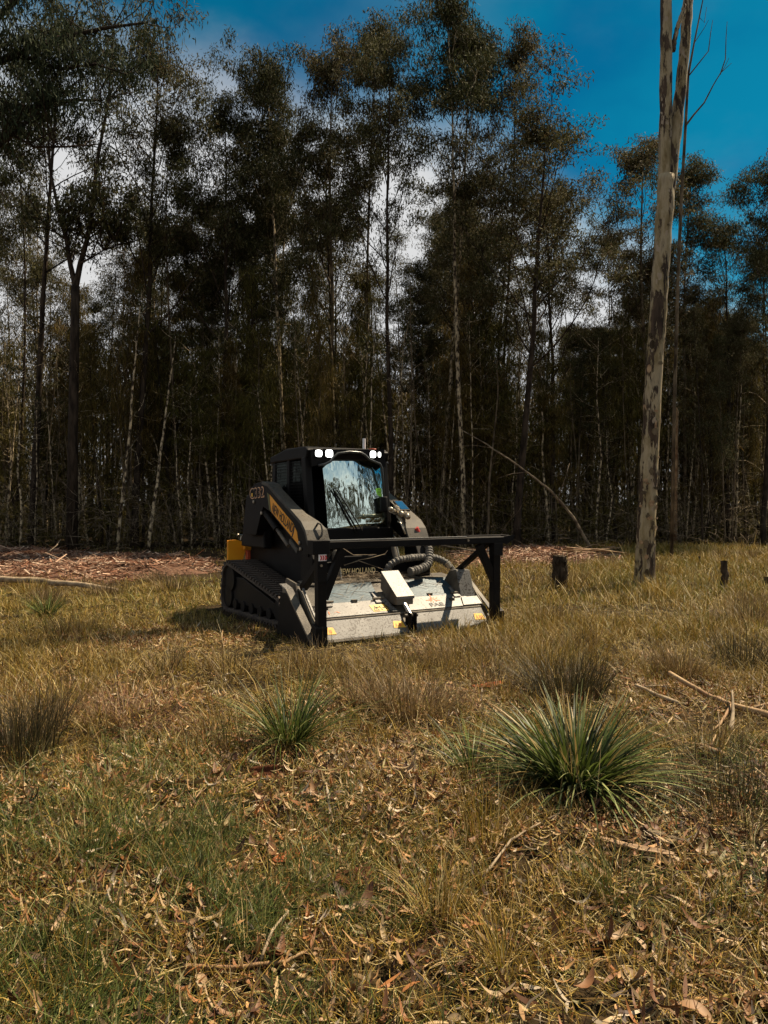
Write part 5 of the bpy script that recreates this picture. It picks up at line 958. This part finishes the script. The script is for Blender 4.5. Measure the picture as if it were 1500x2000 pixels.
mb.build('trunk', M['barkd'], o, smooth=True); V, Q, C = leaf_cloud(cl, 24, .36, .15, .026, [(.04, .055, .028), (.06, .075, .04), (.028, .038, .018)], [3, 2, 3], 1.1, -.2); link('crown', np_mesh('crown', V, Q, M['leaf'], C), o)
# the tall pale gum in front of the forest
D = 14.1; bx = at(1259, 1146, D); o = empty('gum_tree', (bx.x, D, 0)); tag(o, 'tall smooth pale gum with dark peeling bark, dividing into two stems', 'gum tree'); b0 = Vector(o.location)
def stem(pts, ws, dz=0.0):
    P_ = [at(a, b_, D + dz * i / len(pts)) - b0 for i, (a, b_) in enumerate(pts)]; out, rr = [], []; K = len(P_)
    for i in range(K - 1):
        for k in range(6): t = k / 6; out.append(P_[i].lerp(P_[i + 1], t) + Vector((random.gauss(0, .006), random.gauss(0, .006), 0))); rr.append((ws[i] + (ws[i + 1] - ws[i]) * t) / 2 / 1502 * D * random.uniform(.97, 1.03))
    out.append(P_[-1]); rr.append(ws[-1] / 2 / 1502 * D); return out, rr
mb = MB(); q, rr = stem([(1259, 1154), (1259, 1125), (1262, 1050), (1267, 930), (1273, 800), (1281, 650), (1290, 520), (1296, 420), (1299, 345)], [48, 40, 36, 34, 33, 32, 32, 33, 31]); mb.tube(q, rr, 18)
q, rr = stem([(1293, 420), (1296, 330), (1298, 200), (1298, 60), (1296, -120), (1290, -400), (1280, -700)], [24, 24, 24, 22, 20, 15, 8]); mb.tube(q, rr, 14)
q2, rr2 = stem([(1300, 420), (1308, 330), (1320, 240), (1332, 120), (1341, 0), (1352, -180), (1375, -420), (1390, -650)], [24, 25, 23, 20, 19, 16, 11, 6], .5); mb.tube(q2, rr2, 14)
q3, rr3 = stem([(1311, 105), (1316, 75), (1326, 40), (1333, 15)], [9, 9, 8, 7]); mb.tube(q3, rr3, 8)
cl = []
for P_ in (q, q2):
    for k in range(9):
        i = random.randrange(int(len(P_) * .68), len(P_)); B = grow(P_[i], random.random() * 6.28, random.uniform(.4, 1), random.uniform(1, 2.4), 5, random, .2, .05); mb.tube(B, taper(.03, .006, 5), 5, False); cl += B[2:]
mb.build('trunk', M['gumbark'], o, smooth=True); cl = [c for c in cl if c.z > 12.2]; V, Q, C = leaf_cloud(cl, 12, .45, .17, .035, EUC, [3, 3, 3, 1, 1]); link('crown', np_mesh('crown', V, Q, M['leaf'], C), o)
# flakes of bark still clinging to it
for k in range(46):
    py = random.choice((random.uniform(650, 1130), random.uniform(820, 1120))); px = float(np.interp(py, [650, 800, 930, 1050, 1125], [1281, 1273, 1267, 1262, 1259])); c = at(px, py, D) - b0; r_ = float(np.interp(py, [650, 1125], [31, 40])) / 2 / 1502 * D; a = R(random.uniform(190, 350)); w = random.uniform(.02, .055); h_ = random.uniform(.03, .16); v = []
    for i in range(6):
        t = i / 5; ww = w * math.sin(math.pi * (.12 + .76 * t)) * random.uniform(.7, 1.2)
        for s in (-1, 0, 1): aa = a + s * ww / r_; rr_ = r_ + (.007 if s == 0 else .013) + .006 * t; v.append((c.x + math.cos(aa) * rr_, c.y + math.sin(aa) * rr_, c.z + (t - .5) * h_))
    mb = MB(); mb.add(v, [(i * 3 + j, i * 3 + j + 1, i * 3 + j + 4, i * 3 + j + 3) for i in range(5) for j in range(2)]); mb.build('bark_flake', M['barkstrip'] if random.random() < .45 else M['barkm'], o, smooth=True)
# thin dead tree behind it
D2 = 22; bx = at(1312, 1087, D2); o = empty('dead_tree', (bx.x, D2, 0)); tag(o, 'thin bare dead tree with few crooked branches behind the tall pale gum', 'dead tree'); b0 = Vector(o.location); f = lambda l: [at(a, b_, D2) - b0 for a, b_ in l]
mb = MB(); P_ = f([(1312, 1090), (1316, 800), (1322, 560), (1328, 400), (1336, 250), (1341, 150), (1352, 90), (1370, 0), (1376, -60)]); mb.tube(P_, [.055, .05, .05, .048, .042, .036, .025, .015, .008], 8)
for l, w in (([(1337, 248), (1352, 228), (1372, 205), (1390, 170), (1403, 148), (1425, 128)], .035), ([(1403, 150), (1413, 120), (1414, 80), (1416, 48)], .018), ([(1340, 155), (1360, 130), (1380, 105), (1384, 70), (1388, 45)], .022), ([(1352, 90), (1372, 60), (1380, 45)], .012), ([(1362, 40), (1372, 50), (1376, 20)], .01), ([(1390, 170), (1412, 135), (1420, 118)], .012)): mb.tube(f(l), taper(w, .006, len(l) - 1), 6, False)
mb.build('trunk', M['barkm'], o, smooth=True)
o = empty('broken_snag', at(1316, 1063, 29) * 1); o.location.z = 0; tag(o, 'broken brown snag ending jagged behind the tall pale gum', 'dead tree'); mb = MB(); mb.tube([(0, 0, -.1), (.02, 0, 2.5), (.05, 0, 4.4), (.08, .0, 5.0), (.1, 0, 5.15)], [.13, .11, .10, .085, .02], 9); mb.build('trunk', M['sticko'], o, smooth=True)
# tangled dead twigs along the foot of the forest: nobody could count them
mb = MB(); r9 = random.Random(9)
for k in range(1700):
    px = r9.uniform(-150, 1650); d = front(px) + abs(r9.gauss(0, 2.2)) - .3; x = (px - 750) / 1502 * d; z = abs(r9.gauss(0, 1.1)); L = r9.uniform(.5, 2.2); B = grow((x, d, z), r9.random() * 6.28, r9.gauss(.25, .6), L, 5, r9, .22, r9.uniform(-.22, .12)); w = r9.uniform(.004, .010); mb.tube(B, taper(w, .003, 5), 3, False)
    if r9.random() < .6: mb.tube(grow(B[2], r9.random() * 6.28, r9.gauss(.3, .5), L * .5, 3, r9, .3, 0), [.006, .005, .004, .003], 3, False)
tag(mb.build('dead_undergrowth', M['twig']), 'tangle of dead twigs along the foot of the forest', 'undergrowth', kind='stuff')
n = 1500; cc = []
for k in range(n):
    px = r9.uniform(-200, 1700); d = front(px) + .5 + abs(r9.gauss(0, 4)); cc.append(((px - 750) / 1502 * d, d, abs(r9.gauss(0, 1.0)) + .1))
V, Q, C = leaf_cloud(cc, 26, .6, .34, .02, OAK, [3, 3, 3, 1], .2, .1); tag(link('leafy_undergrowth', np_mesh('leafy_undergrowth', V, Q, M['needle'], C)), 'dark low scrub between the stems at the foot of the forest', 'undergrowth', kind='stuff')
# the wood going on behind: one mass
n = 9000; u = rng.random(n); d = 38 + 26 * rng.random(n); px = rng.uniform(-700, 2200, n); cc = np.stack([(px - 750) / 1502 * d, d, .2 + 10.0 * u ** 1.25 * (.75 + .5 * fbm(px * .01, d * .1, 1.0, 77))], 1)
k = 985 - (cc[:, 2] - 1.5) / d * 1502 > np.array([sky_line(p) for p in px]) + 130; cc = cc[k]
V, Q, C = leaf_cloud(cc, 34, .95, .42, .07, OAK + EUC[:2], [3, 3, 3, 1, 1, 1], .9, 0)
tag(link('far_woodland', np_mesh('far_woodland', V, Q, M['needle'], C)), 'dense dark woodland continuing behind the front trees', 'woodland', kind='stuff')
mb = MB()
for k in range(420):
    d = r9.uniform(38, 66); px = r9.uniform(-500, 2000); x = (px - 750) / 1502 * d; H = r9.uniform(6, 13); mb.tube([(x, d, -.2), (x + r9.gauss(0, .15), d, H * .5), (x + r9.gauss(0, .3), d, H)], [r9.uniform(.05, .12), .06, .02], 5, False)
tag(mb.build('far_stems', M['barkm'], smooth=True), 'thin stems of the woodland continuing behind the front trees', 'woodland', kind='stuff')
